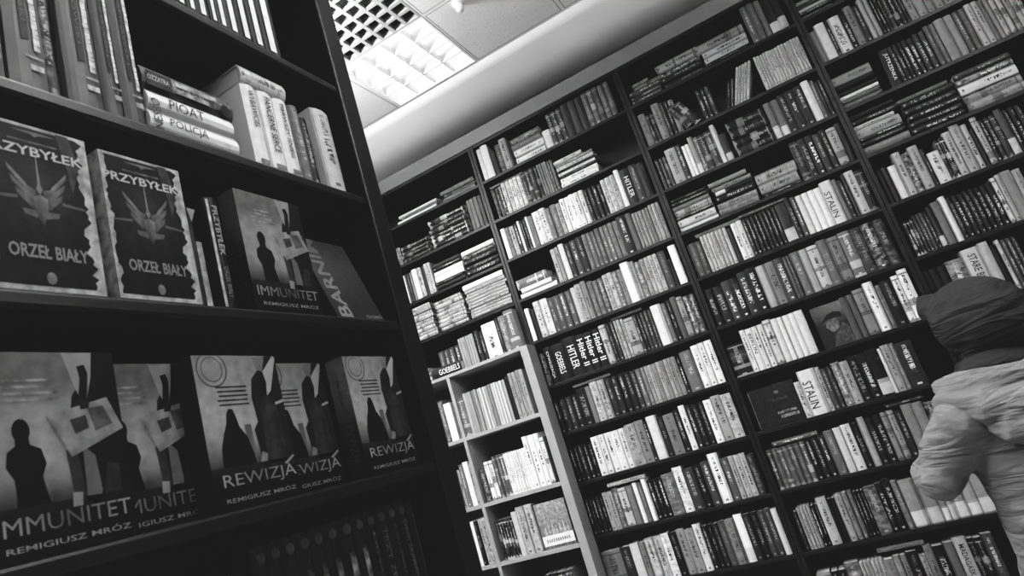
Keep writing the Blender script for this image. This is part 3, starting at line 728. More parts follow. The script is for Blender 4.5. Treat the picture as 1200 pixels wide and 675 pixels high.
('D',3,'U',6871,497,27651,2031,9,'l','JUTRZENKA',3,1,0,36692,2,1),
('D',3,'U',7418,194,27651,2036,18,'L','',0,3,0,36684,3,0),
('D',3,'U',7624,194,27651,2041,13,'L','',0,3,1,36690,4,0),
('D',3,'U',7830,194,27651,2028,13,'L','',0,3,2,36734,5,0),
('D',3,'U',8036,236,27651,2047,20,'L','',0,2,0,36713,6,0),
('D',3,'U',8283,236,27651,2025,20,'L','',0,2,1,36770,7,0),
('D',3,'U',8531,270,27651,2088,19,'L','',0,2,0,36691,8,1),
('D',3,'U',8813,270,27651,2101,28,'L','',0,2,1,36752,9,1),
('D',3,'U',9095,229,27651,2208,33,'l','',0,2,0,36681,10,0),
('D',3,'U',9336,229,27651,2194,38,'l','',0,2,1,36694,11,0),
('D',3,'U',9578,390,27651,2262,50,'p','',0,2,0,36695,12,1),
('D',3,'U',9980,390,27651,2271,50,'p','',0,2,1,36767,13,1),
('D',3,'U',10382,258,27651,2248,34,'l','',0,2,0,36723,14,1),
('D',3,'U',10652,258,27651,2256,34,'l','',0,2,1,36728,15,1),
('D',3,'U',10922,272,27651,2318,66,'l','',0,2,0,36690,16,1),
('D',3,'U',11206,272,27651,2311,61,'l','',0,2,1,36704,17,0),
('D',3,'U',11490,181,27651,2252,39,'p','',0,2,0,36738,18,0),
('D',3,'U',11683,181,27651,2260,48,'p','',0,2,1,36742,19,0),
('D',3,'U',11876,215,27651,2256,64,'b','',0,5,0,36747,20,0),
('D',3,'U',12103,215,27651,2254,64,'b','',0,5,1,36717,21,0),
('D',3,'U',12330,215,27651,2243,55,'b','',0,5,2,36682,22,0),
('D',3,'U',12557,215,27651,2259,60,'b','',0,5,3,36681,23,0),
('D',3,'U',12784,215,27651,2261,60,'b','',0,5,4,36736,24,0),
('D',4,'S',4580,2132,24991,462,44,'l','',0,7,0,36805,1,1),
('D',4,'S',4580,2055,25459,242,20,'l','',0,7,1,36696,1,0),
('D',4,'S',4580,2083,25706,214,22,'l','',0,7,2,36701,1,0),
('D',4,'S',4580,2056,25926,462,58,'l','',0,7,3,36758,1,1),
('D',4,'S',4597,1887,26394,214,70,'l','',0,7,4,36748,1,0),
('D',4,'S',4580,2143,26614,324,16,'l','',0,7,5,36729,1,1),
('D',4,'S',4580,2105,26944,269,18,'p','',0,7,6,36735,1,0),
('D',4,'S',6764,2302,24991,352,15,'l','',0,6,0,36688,2,1),
('D',4,'S',6785,2302,25349,352,15,'l','',0,6,1,36743,2,1),
('D',4,'S',6862,2302,25706,324,15,'l','',0,6,2,36684,2,1),
('D',4,'S',6799,2302,26036,379,13,'l','',0,6,3,36770,2,1),
('D',4,'S',6850,2302,26421,352,14,'L','',0,6,4,36729,2,1),
('D',4,'S',6710,2302,26779,214,38,'l','',0,6,5,36811,2,0),
('D',4,'S',9284,2378,24991,462,52,'b','',0,5,0,36764,3,1),
('D',4,'S',9236,2378,25459,406,50,'b','',0,5,1,36798,3,1),
('D',4,'S',9221,2378,25871,462,80,'l','',0,5,2,36686,3,1),
('D',4,'S',9211,2378,26339,324,30,'m','',0,5,3,36678,3,1),
('D',4,'S',9224,2378,26669,324,24,'l','',0,5,4,36672,3,1),
('D',5,'U',4668,239,22307,1814,18,'p','',0,2,0,36772,1,0),
('D',5,'U',4919,239,22307,1826,18,'p','',0,2,1,36704,2,0),
('D',5,'U',5170,370,22307,1763,84,'p','',0,1,0,36746,3,1),
('D',5,'U',5553,367,22307,2289,64,'l','',0,1,0,36711,4,1),
('D',5,'U',5932,326,22307,2093,22,'m','',0,1,0,36754,5,1),
('D',5,'U',6270,435,22307,2289,60,'l','',0,1,0,36759,6,1),
('D',5,'U',6716,173,22307,1983,16,'l','',0,1,0,36718,7,0),
('D',5,'U',6901,501,22307,1635,80,'l','',0,1,0,36740,8,1),
('D',5,'U',7414,187,22307,2087,11,'b','',0,2,0,36740,9,0),
('D',5,'U',7613,187,22307,2098,11,'b','',0,2,1,36714,10,0),
('D',5,'U',7812,347,22307,2290,66,'l','',0,1,0,36758,11,1),
('D',5,'U',8171,414,22307,2488,60,'l','',0,1,0,36723,12,1),
('D',5,'U',8598,270,22307,2314,66,'L','',0,1,0,36769,13,1),
('D',5,'U',8880,163,22307,1953,14,'p','',0,1,0,36691,14,0),
('D',5,'U',9055,267,22307,2447,66,'b','',0,1,0,36717,15,1),
('D',5,'U',9333,196,22307,2183,16,'l','',0,1,0,36736,16,0),
('D',5,'U',9541,228,22307,2196,22,'b','',0,2,0,36775,17,1),
('D',5,'U',9781,228,22307,2195,22,'b','',0,2,1,36713,18,1),
('D',5,'U',10022,294,22307,2366,30,'w','',0,1,0,36711,19,1),
('D',5,'U',10327,234,22307,2194,15,'l','',0,3,0,36768,20,0),
('D',5,'U',10573,234,22307,2214,15,'l','',0,3,1,36756,21,0),
('D',5,'U',10819,234,22307,2194,15,'l','',0,3,2,36744,22,0),
('D',6,'U',4759,137,19477,1810,18,'b','',0,3,0,36689,1,0),
('D',6,'U',4908,137,19477,1803,18,'b','',0,3,1,36730,2,0),
('D',6,'U',5057,137,19477,1815,22,'b','',0,3,2,36697,3,0),
('D',6,'U',5207,153,19477,1915,24,'L','',0,4,0,36724,4,0),
('D',6,'U',5372,153,19477,1935,28,'L','',0,4,1,36742,5,0),
('D',6,'U',5537,153,19477,1928,28,'L','',0,4,2,36740,6,0),
('D',6,'U',5703,153,19477,1912,19,'L','',0,4,3,36731,7,0),
('D',6,'U',5868,243,19477,2069,20,'w','',0,1,0,36737,8,1),
('D',6,'U',6123,385,19477,2178,42,'p','',0,1,0,36757,9,1),
('D',6,'U',6520,274,19477,2312,84,'p','',0,1,0,36766,10,1),
('D',6,'U',6806,223,19477,2147,11,'L','',0,8,0,36749,11,0),
('D',6,'U',7041,223,19477,2158,6,'L','',0,8,1,36750,12,1),
('D',6,'U',7276,223,19477,2136,6,'L','',0,8,2,36749,13,0),
('D',6,'U',7511,223,19477,2161,11,'L','',0,8,3,36709,14,1),
('D',6,'U',7746,223,19477,2158,15,'L','',0,8,4,36720,15,1),
('D',6,'U',7981,223,19477,2134,15,'L','',0,8,5,36763,16,1),
('D',6,'U',8216,223,19477,2138,15,'L','',0,8,6,36720,17,1),
('D',6,'U',8451,223,19477,2143,15,'L','',0,8,7,36707,18,1),
('D',6,'U',8686,225,19477,2282,82,'b','',0,1,0,36778,19,1),
('D',6,'U',8923,190,19477,2336,60,'l','',0,1,0,36727,20,0),
('D',6,'U',9125,423,19477,2375,50,'p','',0,1,0,36746,21,1),
('D',6,'U',9560,319,19477,2271,56,'l','',0,1,0,36688,22,0),
('D',7,'U',4580,306,16634,2093,16,'p','',0,3,0,36742,2,1),
('D',7,'U',4898,347,16634,2102,7,'p','',0,3,1,36730,3,1),
('D',7,'U',5256,347,16634,2087,12,'p','',0,3,2,36740,4,1),
('D',7,'U',5615,724,16634,2171,30,'m','',0,1,0,36746,5,1),
('D',7,'U',6352,745,16634,2435,72,'b','STARE BIURO',0,1,0,36765,6,1),
('D',7,'U',7109,395,16634,2501,66,'p','',0,1,0,36759,7,1),
('D',7,'U',7516,223,16634,2221,12,'p','',0,1,0,36700,8,1),
('D',7,'U',7751,189,16634,2384,70,'l','',0,1,0,36751,9,1),
('D',7,'U',7952,198,16634,2310,32,'l','',0,3,0,36687,10,0),
('D',7,'U',8161,198,16634,2303,32,'l','',0,3,1,36762,11,0),
('D',7,'U',8371,198,16634,2318,23,'l','',0,3,2,36719,12,0),
('B',2,'T',-15328,2427,32523,148,50,'l','',0,1,0,36900,99,0),
('B',6,'T',-10595,1910,21809,198,40,'l','',0,1,0,36900,99,0),
('B',7,'T',-14067,2418,18912,198,45,'l','',0,1,0,36900,99,0),
('B',9,'T',-13912,2280,13061,223,75,'l','',0,1,0,36900,99,0),
('C',5,'T',-4513,2439,24425,223,42,'l','',0,1,0,36900,99,0),
('C',5,'T',-2136,2633,24513,223,42,'l','',0,1,0,36900,99,0),
('C',9,'T',-4701,2245,12833,248,34,'l','',0,1,0,36900,99,0),
('C',9,'T',822,1685,13182,223,32,'l','',0,1,0,36900,99,0),
('C',10,'T',1335,1953,9941,223,22,'l','',0,1,0,36900,99,0),
('C',11,'T',-1979,2034,6998,223,50,'l','',0,1,0,36900,99,0),
('D',8,'U',4620,140,13767,2166,20,'m','',0,1,0,36720,1,0),
('D',8,'U',4772,275,13767,1996,14,'l','',0,1,0,36720,2,0),
('D',8,'U',5059,250,13767,2177,60,'b','',0,1,0,36720,3,0),
('D',8,'U',5320,344,13767,1980,72,'m','',0,1,0,36720,4,0),
('D',8,'U',5677,229,13767,2074,14,'l','',0,1,0,36720,5,0),
('D',8,'U',5918,142,13767,2070,30,'b','',0,1,0,36720,6,0),
('D',8,'U',6071,311,13767,1906,20,'m','',0,1,0,36720,7,0),
('D',8,'U',6394,259,13767,1947,14,'m','',0,1,0,36720,8,0),
('D',8,'U',6665,289,13767,2045,30,'b','',0,1,0,36720,9,0),
('D',8,'U',6966,273,13767,2130,45,'m','',0,1,0,36720,10,0),
('D',8,'U',7251,304,13767,2014,30,'m','',0,1,0,36720,11,0),
('D',8,'U',7566,288,13767,2138,45,'l','',0,1,0,36720,12,0),
('D',8,'U',7867,321,13767,1909,60,'l','',0,1,0,36720,13,0),
('D',8,'U',8200,154,13767,2183,60,'m','',0,1,0,36720,14,0),
('D',8,'U',8367,332,13767,2015,72,'m','',0,1,0,36720,15,0),
('D',8,'U',8711,346,13767,2019,45,'l','',0,1,0,36720,16,0),
('D',8,'U',9069,138,13767,2139,14,'b','',0,1,0,36720,17,0),
('D',8,'U',9219,143,13767,1967,45,'m','',0,1,0,36720,18,0),
('D',8,'U',9374,289,13767,2021,20,'b','',0,1,0,36720,19,0),
('D',8,'U',9675,196,13767,2244,20,'l','',0,1,0,36720,20,0),
('D',8,'U',9883,325,13767,2209,72,'l','',0,1,0,36720,21,0),
('D',8,'U',10220,172,13767,2156,60,'m','',0,1,0,36720,22,0),
('D',8,'U',10404,161,13767,2113,20,'b','',0,1,0,36720,23,0),
('D',8,'U',10577,253,13767,1904,45,'l','',0,1,0,36720,24,0),
('D',8,'U',10842,120,13767,1900,30,'l','',0,1,0,36720,25,0),
('D',8,'U',10973,227,13767,2073,45,'b','',0,1,0,36720,26,0),
('D',8,'U',11212,127,13767,2205,20,'b','',0,1,0,36720,27,0),
('D',8,'U',11351,302,13767,1915,60,'l','',0,1,0,36720,28,0),
('D',8,'U',11664,261,13767,2097,14,'l','',0,1,0,36720,29,0),
('D',8,'U',11938,222,13767,2214,14,'b','',0,1,0,36720,30,0),
('D',8,'U',12171,323,13767,2113,14,'l','',0,1,0,36720,31,0),
('D',8,'U',12506,198,13767,1940,14,'l','',0,1,0,36720,32,0),
('D',8,'U',12716,221,13767,1995,30,'b','',0,1,0,36720,33,0),
('D',8,'U',12949,219,13767,1974,20,'l','',0,1,0,36720,34,0),
('D',8,'U',13180,320,13767,1944,60,'m','',0,1,0,36720,35,0),
('D',8,'U',13512,258,13767,1906,30,'b','',0,1,0,36720,36,0),
('D',8,'U',13782,223,13767,1905,14,'b','',0,1,0,36720,37,0),
('D',9,'U',4620,287,10791,2227,20,'l','',0,1,0,36720,1,0),
('D',9,'U',4919,200,10791,2206,20,'l','',0,1,0,36720,2,0),
('D',9,'U',5132,237,10791,2142,30,'l','',0,1,0,36720,3,0),
('D',9,'U',5381,195,10791,2193,72,'l','',0,1,0,36720,4,0),
('D',9,'U',5587,152,10791,2051,20,'m','',0,1,0,36720,5,0),
('D',9,'U',5752,168,10791,2017,20,'b','',0,1,0,36720,6,0),
('D',9,'U',5932,240,10791,2248,20,'l','',0,1,0,36720,7,0),
('D',9,'U',6183,326,10791,2239,14,'b','',0,1,0,36720,8,0),
('D',9,'U',6521,138,10791,2158,30,'l','',0,1,0,36720,9,0),
('D',9,'U',6671,121,10791,2054,20,'m','',0,1,0,36720,10,0),
('D',9,'U',6805,295,10791,1982,20,'b','',0,1,0,36720,11,0),
('D',9,'U',7112,147,10791,2194,72,'l','',0,1,0,36720,12,0),
('D',9,'U',7271,262,10791,1971,72,'m','',0,1,0,36720,13,0),
('D',9,'U',7544,335,10791,1916,30,'m','',0,1,0,36720,14,0),
('D',9,'U',7891,163,10791,1939,14,'m','',0,1,0,36720,15,0),
('D',9,'U',8066,284,10791,2102,30,'b','',0,1,0,36720,16,0),
('D',9,'U',8362,273,10791,2111,30,'m','',0,1,0,36720,17,0),
('D',9,'U',8647,277,10791,2036,60,'l','',0,1,0,36720,18,0),
('D',9,'U',8936,252,10791,2008,72,'b','',0,1,0,36720,19,0),
('D',9,'U',9200,225,10791,2230,45,'l','',0,1,0,36720,20,0),
('D',9,'U',9437,336,10791,1915,14,'l','',0,1,0,36720,21,0),
('D',9,'U',9785,189,10791,2189,60,'l','',0,1,0,36720,22,0),
('D',9,'U',9987,155,10791,2238,20,'l','',0,1,0,36720,23,0),
('D',9,'U',10154,142,10791,2161,20,'l','',0,1,0,36720,24,0),
('D',9,'U',10308,148,10791,2117,20,'b','',0,1,0,36720,25,0),
('D',9,'U',10468,264,10791,2207,72,'b','',0,1,0,36720,26,0),
('D',9,'U',10744,283,10791,1994,45,'l','',0,1,0,36720,27,0),
('D',9,'U',11040,199,10791,2037,45,'m','',0,1,0,36720,28,0),
('D',9,'U',11251,167,10791,2239,14,'l','',0,1,0,36720,29,0),
('D',9,'U',11430,159,10791,2102,20,'b','',0,1,0,36720,30,0),
('D',9,'U',11600,168,10791,2032,45,'l','',0,1,0,36720,31,0),
('D',9,'U',11780,209,10791,2224,60,'l','',0,1,0,36720,32,0),
('D',9,'U',12001,175,10791,2020,60,'l','',0,1,0,36720,33,0),
('D',9,'U',12188,147,10791,2037,14,'b','',0,1,0,36720,34,0),
('D',9,'U',12346,324,10791,2109,45,'l','',0,1,0,36720,35,0),
('D',9,'U',12682,242,10791,2094,20,'l','',0,1,0,36720,36,0),
('D',9,'U',12936,238,10791,2074,20,'l','',0,1,0,36720,37,0),
('D',9,'U',13186,214,10791,2193,72,'l','',0,1,0,36720,38,0),
('D',9,'U',13412,187,10791,1983,72,'m','',0,1,0,36720,39,0),
('D',9,'U',13611,241,10791,2004,45,'l','',0,1,0,36720,40,0),
('D',9,'U',13864,206,10791,2120,60,'l','',0,1,0,36720,41,0),
('D',10,'U',4620,321,7789,1952,72,'l','',0,1,0,36720,1,0),
('D',10,'U',4953,166,7789,1986,20,'l','',0,1,0,36720,2,0),
('D',10,'U',5131,170,7789,2072,45,'l','',0,1,0,36720,3,0),
('D',10,'U',5314,343,7789,2045,60,'l','',0,1,0,36720,4,0),
('D',10,'U',5669,316,7789,1961,30,'b','',0,1,0,36720,5,0),
('D',10,'U',5997,155,7789,2172,20,'m','',0,1,0,36720,6,0),
('D',10,'U',6164,258,7789,2242,60,'l','',0,1,0,36720,7,0),
('D',10,'U',6434,140,7789,2055,72,'l','',0,1,0,36720,8,0),
('D',10,'U',6585,324,7789,2151,45,'l','',0,1,0,36720,9,0),
('D',10,'U',6921,264,7789,1922,72,'l','',0,1,0,36720,10,0),
('D',10,'U',7198,296,7789,2150,45,'l','',0,1,0,36720,11,0),
('D',10,'U',7505,260,7789,2224,45,'m','',0,1,0,36720,12,0),
('D',10,'U',7777,126,7789,1951,30,'l','',0,1,0,36720,13,0),
('D',10,'U',7915,332,7789,1952,14,'l','',0,1,0,36720,14,0),
('D',10,'U',8259,272,7789,2050,45,'l','',0,1,0,36720,15,0),
('D',10,'U',8543,164,7789,2167,72,'m','',0,1,0,36720,16,0),
('D',10,'U',8719,211,7789,2072,45,'m','',0,1,0,36720,17,0),
('D',10,'U',8942,182,7789,1986,14,'l','',0,1,0,36720,18,0),
('D',10,'U',9136,115,7789,2196,30,'l','',0,1,0,36720,19,0),
('D',10,'U',9263,329,7789,2113,60,'l','',0,1,0,36720,20,0),
('D',10,'U',9604,216,7789,2093,20,'m','',0,1,0,36720,21,0),
('D',10,'U',9832,128,7789,2094,60,'m','',0,1,0,36720,22,0),
('D',10,'U',9972,168,7789,2179,45,'l','',0,1,0,36720,23,0),
('D',10,'U',10152,152,7789,2181,60,'l','',0,1,0,36720,24,0),
('D',10,'U',10315,329,7789,1970,60,'l','',0,1,0,36720,25,0),
('D',10,'U',10656,344,7789,2014,60,'m','',0,1,0,36720,26,0),
('D',10,'U',11012,239,7789,2000,60,'l','',0,1,0,36720,27,0),
('D',10,'U',11264,340,7789,2144,30,'l','',0,1,0,36720,28,0),
('D',10,'U',11615,272,7789,2115,30,'l','',0,1,0,36720,29,0),
('D',10,'U',11899,269,7789,2032,72,'m','',0,1,0,36720,30,0),
('D',10,'U',12181,247,7789,2206,20,'l','',0,1,0,36720,31,0),
('D',10,'U',12439,187,7789,1944,30,'m','',0,1,0,36720,32,0),
('D',10,'U',12638,294,7789,2018,45,'l','',0,1,0,36720,33,0),
('D',10,'U',12944,167,7789,2007,45,'l','',0,1,0,36720,34,0),
('D',10,'U',13123,234,7789,2129,72,'l','',0,1,0,36720,35,0),
('D',10,'U',13370,303,7789,2149,60,'l','',0,1,0,36720,36,0),
('D',10,'U',13684,211,7789,2132,14,'l','',0,1,0,36720,37,0),
('D',10,'U',13907,174,7789,2166,30,'l','',0,1,0,36720,38,0),
('D',11,'U',4620,317,4715,2048,72,'l','',0,1,0,36720,1,0),
('D',11,'U',4949,277,4715,2163,30,'l','',0,1,0,36720,2,0),
('D',11,'U',5237,232,4715,2037,14,'l','',0,1,0,36720,3,0),
('D',11,'U',5482,176,4715,2008,45,'l','',0,1,0,36720,4,0),
('D',11,'U',5669,317,4715,1960,14,'l','',0,1,0,36720,5,0),
('D',11,'U',5998,112,4715,2019,72,'m','',0,1,0,36720,6,0),
('D',11,'U',6122,217,4715,2126,60,'b','',0,1,0,36720,7,0),
('D',11,'U',6351,195,4715,2043,14,'l','',0,1,0,36720,8,0),
('D',11,'U',6558,284,4715,1934,20,'m','',0,1,0,36720,9,0),
('D',11,'U',6853,296,4715,2078,72,'l','',0,1,0,36720,10,0),
('D',11,'U',7161,288,4715,1951,14,'l','',0,1,0,36720,11,0),
('D',11,'U',7462,170,4715,2170,60,'l','',0,1,0,36720,12,0),
('D',11,'U',7644,312,4715,2228,30,'l','',0,1,0,36720,13,0),
('D',11,'U',7968,215,4715,2247,20,'l','',0,1,0,36720,14,0),
('D',11,'U',8195,334,4715,2211,30,'l','',0,1,0,36720,15,0),
('D',11,'U',8541,245,4715,2155,72,'l','',0,1,0,36720,16,0),
('D',11,'U',8799,166,4715,2125,60,'b','',0,1,0,36720,17,0),
('D',11,'U',8977,226,4715,2075,72,'l','',0,1,0,36720,18,0),
('D',11,'U',9215,161,4715,2224,60,'l','',0,1,0,36720,19,0),
('D',11,'U',9387,347,4715,2170,60,'l','',0,1,0,36720,20,0),
('D',11,'U',9746,236,4715,1977,30,'b','',0,1,0,36720,21,0),
('D',11,'U',9994,330,4715,2084,14,'l','',0,1,0,36720,22,0),
('D',11,'U',10336,346,4715,2119,45,'m','',0,1,0,36720,23,0),
('D',11,'U',10694,122,4715,1994,30,'m','',0,1,0,36720,24,0),
('D',11,'U',10828,181,4715,2125,14,'l','',0,1,0,36720,25,0),
('D',11,'U',11021,282,4715,2152,20,'l','',0,1,0,36720,26,0),
('D',11,'U',11315,226,4715,1993,20,'l','',0,1,0,36720,27,0),
('D',11,'U',11553,336,4715,1981,30,'l','',0,1,0,36720,28,0),
('D',11,'U',11901,205,4715,1909,20,'l','',0,1,0,36720,29,0),
('D',11,'U',12118,263,4715,2148,30,'b','',0,1,0,36720,30,0),
('D',11,'U',12393,203,4715,2046,20,'b','',0,1,0,36720,31,0),
('D',11,'U',12608,235,4715,2238,45,'l','',0,1,0,36720,32,0),
('D',11,'U',12855,168,4715,2149,14,'l','',0,1,0,36720,33,0),
('D',11,'U',13035,338,4715,2139,60,'l','',0,1,0,36720,34,0),
('D',11,'U',13385,273,4715,2204,72,'m','',0,1,0,36720,35,0),
('D',11,'U',13670,158,4715,2052,45,'l','',0,1,0,36720,36,0),
('D',11,'U',13841,151,4715,2058,60,'l','',0,1,0,36720,37,0),
]

CAM_H = 1.6
# ------------------------------------------------------------------ materials
def new_mat(name):
    m = bpy.data.materials.new(name); m.use_nodes = True
    nt = m.node_tree; b = nt.nodes['Principled BSDF']
    return m, nt, b
class NB:
    """small node-expression helper"""
    def __init__(s, nt): s.nt = nt
    def n(s, t, **k):
        x = s.nt.nodes.new(t)
        for a, v in k.items(): setattr(x, a, v)
        return x
    def put(s, sock, v):
        if isinstance(v, (int, float)): sock.default_value = v
        else: s.nt.links.new(v, sock)
    def m(s, op, a, b=0.0, c=0.0):
        x = s.n('ShaderNodeMath', operation=op)
        s.put(x.inputs[0], a); s.put(x.inputs[1], b); s.put(x.inputs[2], c)
        return x.outputs[0]
    def mix(s, f, a, b):      # float mix
        x = s.n('ShaderNodeMix', data_type='FLOAT')
        s.put(x.inputs[0], f); s.put(x.inputs[2], a); s.put(x.inputs[3], b)
        return x.outputs[0]
    def between(s, v, a, b): return s.m('MULTIPLY', s.m('GREATER_THAN', v, a), s.m('LESS_THAN', v, b))
    def xyz(s, x, y, z):
        c = s.n('ShaderNodeCombineXYZ'); s.put(c.inputs[0], x); s.put(c.inputs[1], y); s.put(c.inputs[2], z)
        return c.outputs[0]
    def noise(s, vec, scale, detail=2.0):
        x = s.n('ShaderNodeTexNoise'); s.nt.links.new(vec, x.inputs['Vector']); x.inputs['Scale'].default_value = scale
        x.inputs['Detail'].default_value = detail
        return x.outputs[0]
    def wn(s, v):
        x = s.n('ShaderNodeTexWhiteNoise', noise_dimensions='1D'); s.put(x.inputs['W'], v); return x.outputs['Value']
    def grey(s, v):
        c = s.n('ShaderNodeCombineColor')
        for i in range(3): s.put(c.inputs[i], v)
        return c.outputs[0]

def book_material():
    m, nt, b = new_mat('printed_spine'); q = NB(nt)
    at = q.n('ShaderNodeAttribute', attribute_name='bk')
    sp = q.n('ShaderNodeSeparateColor'); nt.links.new(at.outputs['Color'], sp.inputs[0])
    tone, ink_or_dim, seed = sp.outputs[0], sp.outputs[1], sp.outputs[2]
    style = at.outputs['Alpha']
    uv = q.n('ShaderNodeUVMap', uv_map='UVMap')
    su = q.n('ShaderNodeSeparateXYZ'); nt.links.new(uv.outputs[0], su.inputs[0])
    u, v = su.outputs[0], su.outputs[1]
    sv = q.m('MULTIPLY', seed, 977.0)
    h = [q.wn(q.m('ADD', sv, 3.7 * i + .31)) for i in range(6)]
    st = lambda k: q.between(style, k / 8 - .03, k / 8 + .03)
    isl, isL, isb, ism, isw = st(1), st(2), st(3), st(4), st(5)
    mk = 0.0
    # title lettering : a column of irregular strokes
    v0 = q.m('MULTIPLY_ADD', h[0], .25, .22); v1 = q.m('MULTIPLY_ADD', h[1], .28, .62)
    let = q.noise(q.xyz(q.m('MULTIPLY', u, 3.2), q.m('MULTIPLY', v, 52.0), sv), 1.0, 1.0)
    lm = q.m('MULTIPLY', q.m('GREATER_THAN', let, .5), q.m('MULTIPLY', q.between(u, .34, .66), q.between(v, v0, v1)))
    # author line beside it
    a0 = q.m('MULTIPLY_ADD', h[2], .2, .66)
    let2 = q.noise(q.xyz(q.m('MULTIPLY', u, 5.0), q.m('MULTIPLY', v, 95.0), q.m('ADD', sv, 9.0)), 1.0, 1.0)
    am = q.m('MULTIPLY', q.m('GREATER_THAN', let2, .52), q.m('MULTIPLY', q.between(u, .38, .62), q.between(v, a0, .93)))
    lg = q.m('MULTIPLY', q.between(u, .36, .64), q.between(v, .045, .085))
    lines = q.m('MULTIPLY', q.m('MAXIMUM', lm, q.m('MULTIPLY', q.m('MAXIMUM', am, lg), .8)), q.m('ADD', q.m('ADD', isl, ism), isb))
    # bold lettering
    let3 = q.noise(q.xyz(q.m('MULTIPLY', u, 3.0), q.m('MULTIPLY', v, 34.0), q.m('ADD', sv, 4.0)), 1.0, 1.0)
    Lm = q.m('MULTIPLY', q.m('GREATER_THAN', let3, .5), q.m('MULTIPLY', q.between(u, .28, .72), q.between(v, q.m('MULTIPLY_ADD', h[0], .2, .15), q.m('MULTIPLY_ADD', h[1], .2, .68))))
    Lm = q.m('MULTIPLY', q.m('MAXIMUM', Lm, lg), isL)
    mk = q.m('MAXIMUM', lines, Lm)
    # bands and label blocks
    b0 = q.m('MULTIPLY_ADD', h[3], .55, .1)
    bm = q.m('MAXIMUM', q.between(v, b0, q.m('ADD', b0, q.m('MULTIPLY_ADD', h[4], .16, .04))), q.m('MAXIMUM', q.between(v, .9, .93), q.m('LESS_THAN', v, .05)))
    bm = q.m('MULTIPLY', q.m('MULTIPLY', bm, isb), .75)
    mk = q.m('MAXIMUM', mk, bm)
    # mottled picture
    mo = q.noise(q.xyz(q.m('MULTIPLY', u, 1.2), q.m('MULTIPLY', v, 9.0), sv), 1.3, 6.0)
    mm = q.n('ShaderNodeMapRange'); nt.links.new(mo, mm.inputs[0]); mm.inputs[1].default_value = .42; mm.inputs[2].default_value = .66
    mk = q.m('MAXIMUM', mk, q.m('MULTIPLY', q.m('MULTIPLY', mm.outputs[0], ism), .42))
    base = q.mix(mk, tone, ink_or_dim)
    # pale patch near the foot
    wp = q.m('MULTIPLY', isw, q.between(v, .03, q.m('MULTIPLY_ADD', h[4], .1, .26)))
    base = q.mix(wp, base, q.m('MULTIPLY_ADD', h[1], .2, .34))
    edge_shade = q.m('MULTIPLY', q.m('GREATER_THAN', h[5], .45), q.m('MAXIMUM', q.m('LESS_THAN', u, q.m('MULTIPLY_ADD', h[2], .16, .04)), q.m('GREATER_THAN', u, q.m('MULTIPLY_ADD', h[3], -.2, .96))))  # darker side strips on some spines, painted in as shading of their edges
    edge_shade = q.m('MULTIPLY', edge_shade, q.m('GREATER_THAN', u, 0.0))
    base = q.m('MULTIPLY', base, q.m('MULTIPLY_ADD', edge_shade, -.5, 1.0))
    # wear and print unevenness
    wr = q.noise(q.xyz(q.m('MULTIPLY', u, .8), q.m('MULTIPLY', v, 5.0), q.m('ADD', sv, 2.0)), 2.0, 3.0)
    base = q.m('MULTIPLY', base, q.m('MULTIPLY_ADD', wr, .5, .75))
    nt.links.new(q.grey(base), b.inputs['Base Color'])
    b.inputs['Roughness'].default_value = .5
    b.inputs['Specular IOR Level'].default_value = .22
    return m
def print_material():
    m, nt, b = new_mat('printed_cover'); q = NB(nt)
    at = q.n('ShaderNodeAttribute', attribute_name='bk')
    sp = q.n('ShaderNodeSeparateColor'); nt.links.new(at.outputs['Color'], sp.inputs[0])
    tc = q.n('ShaderNodeTexCoord')
    nz = q.noise(tc.outputs['Object'], 60.0, 4.0)
    amt = sp.outputs[1]
    f = q.m('ADD', 1.0, q.m('MULTIPLY', q.m('SUBTRACT', nz, .5), q.m('MULTIPLY', amt, 3.0)))
    nt.links.new(q.grey(q.m('MULTIPLY', sp.outputs[0], q.m('MAXIMUM', f, .1))), b.inputs['Base Color'])
    b.inputs['Roughness'].default_value = .5; b.inputs['Specular IOR Level'].default_value = .1
    return m
def plain(name, g, rough=.5, spec=.4, noise=None, bump=0.0, metallic=0.0):
    m, nt, b = new_mat(name); q = NB(nt)
    tc = q.n('ShaderNodeTexCoord')
    sc, amt = noise or (40.0, .08)
    nz = q.noise(tc.outputs['Object'], sc, 4.0)
    nt.links.new(q.grey(q.m('MULTIPLY', g, q.m('MULTIPLY_ADD', nz, amt * 2, 1 - amt))), b.inputs['Base Color'])
    b.inputs['Roughness'].default_value = rough; b.inputs['Specular IOR Level'].default_value = spec
    b.inputs['Metallic'].default_value = metallic
    if bump:
        bp = q.n('ShaderNodeBump'); bp.inputs['Strength'].default_value = bump; bp.inputs['Distance'].default_value = .01
        nt.links.new(nz, bp.inputs['Height']); nt.links.new(bp.outputs[0], b.inputs['Normal'])
    return m
def page_material():
    m, nt, b = new_mat('paper_pages'); q = NB(nt)
    tc = q.n('ShaderNodeTexCoord'); s = q.n('ShaderNodeSeparateXYZ'); nt.links.new(tc.outputs['Object'], s.inputs[0])
    nz = q.noise(q.xyz(q.m('MULTIPLY', s.outputs[0], 900.0), q.m('MULTIPLY', s.outputs[1], 30.0), q.m('MULTIPLY', s.outputs[2], 900.0)), 1.0, 2.0)
    nt.links.new(q.grey(q.m('MULTIPLY_ADD', nz, .3, .38)), b.inputs['Base Color']); b.inputs['Roughness'].default_value = .9
    return m
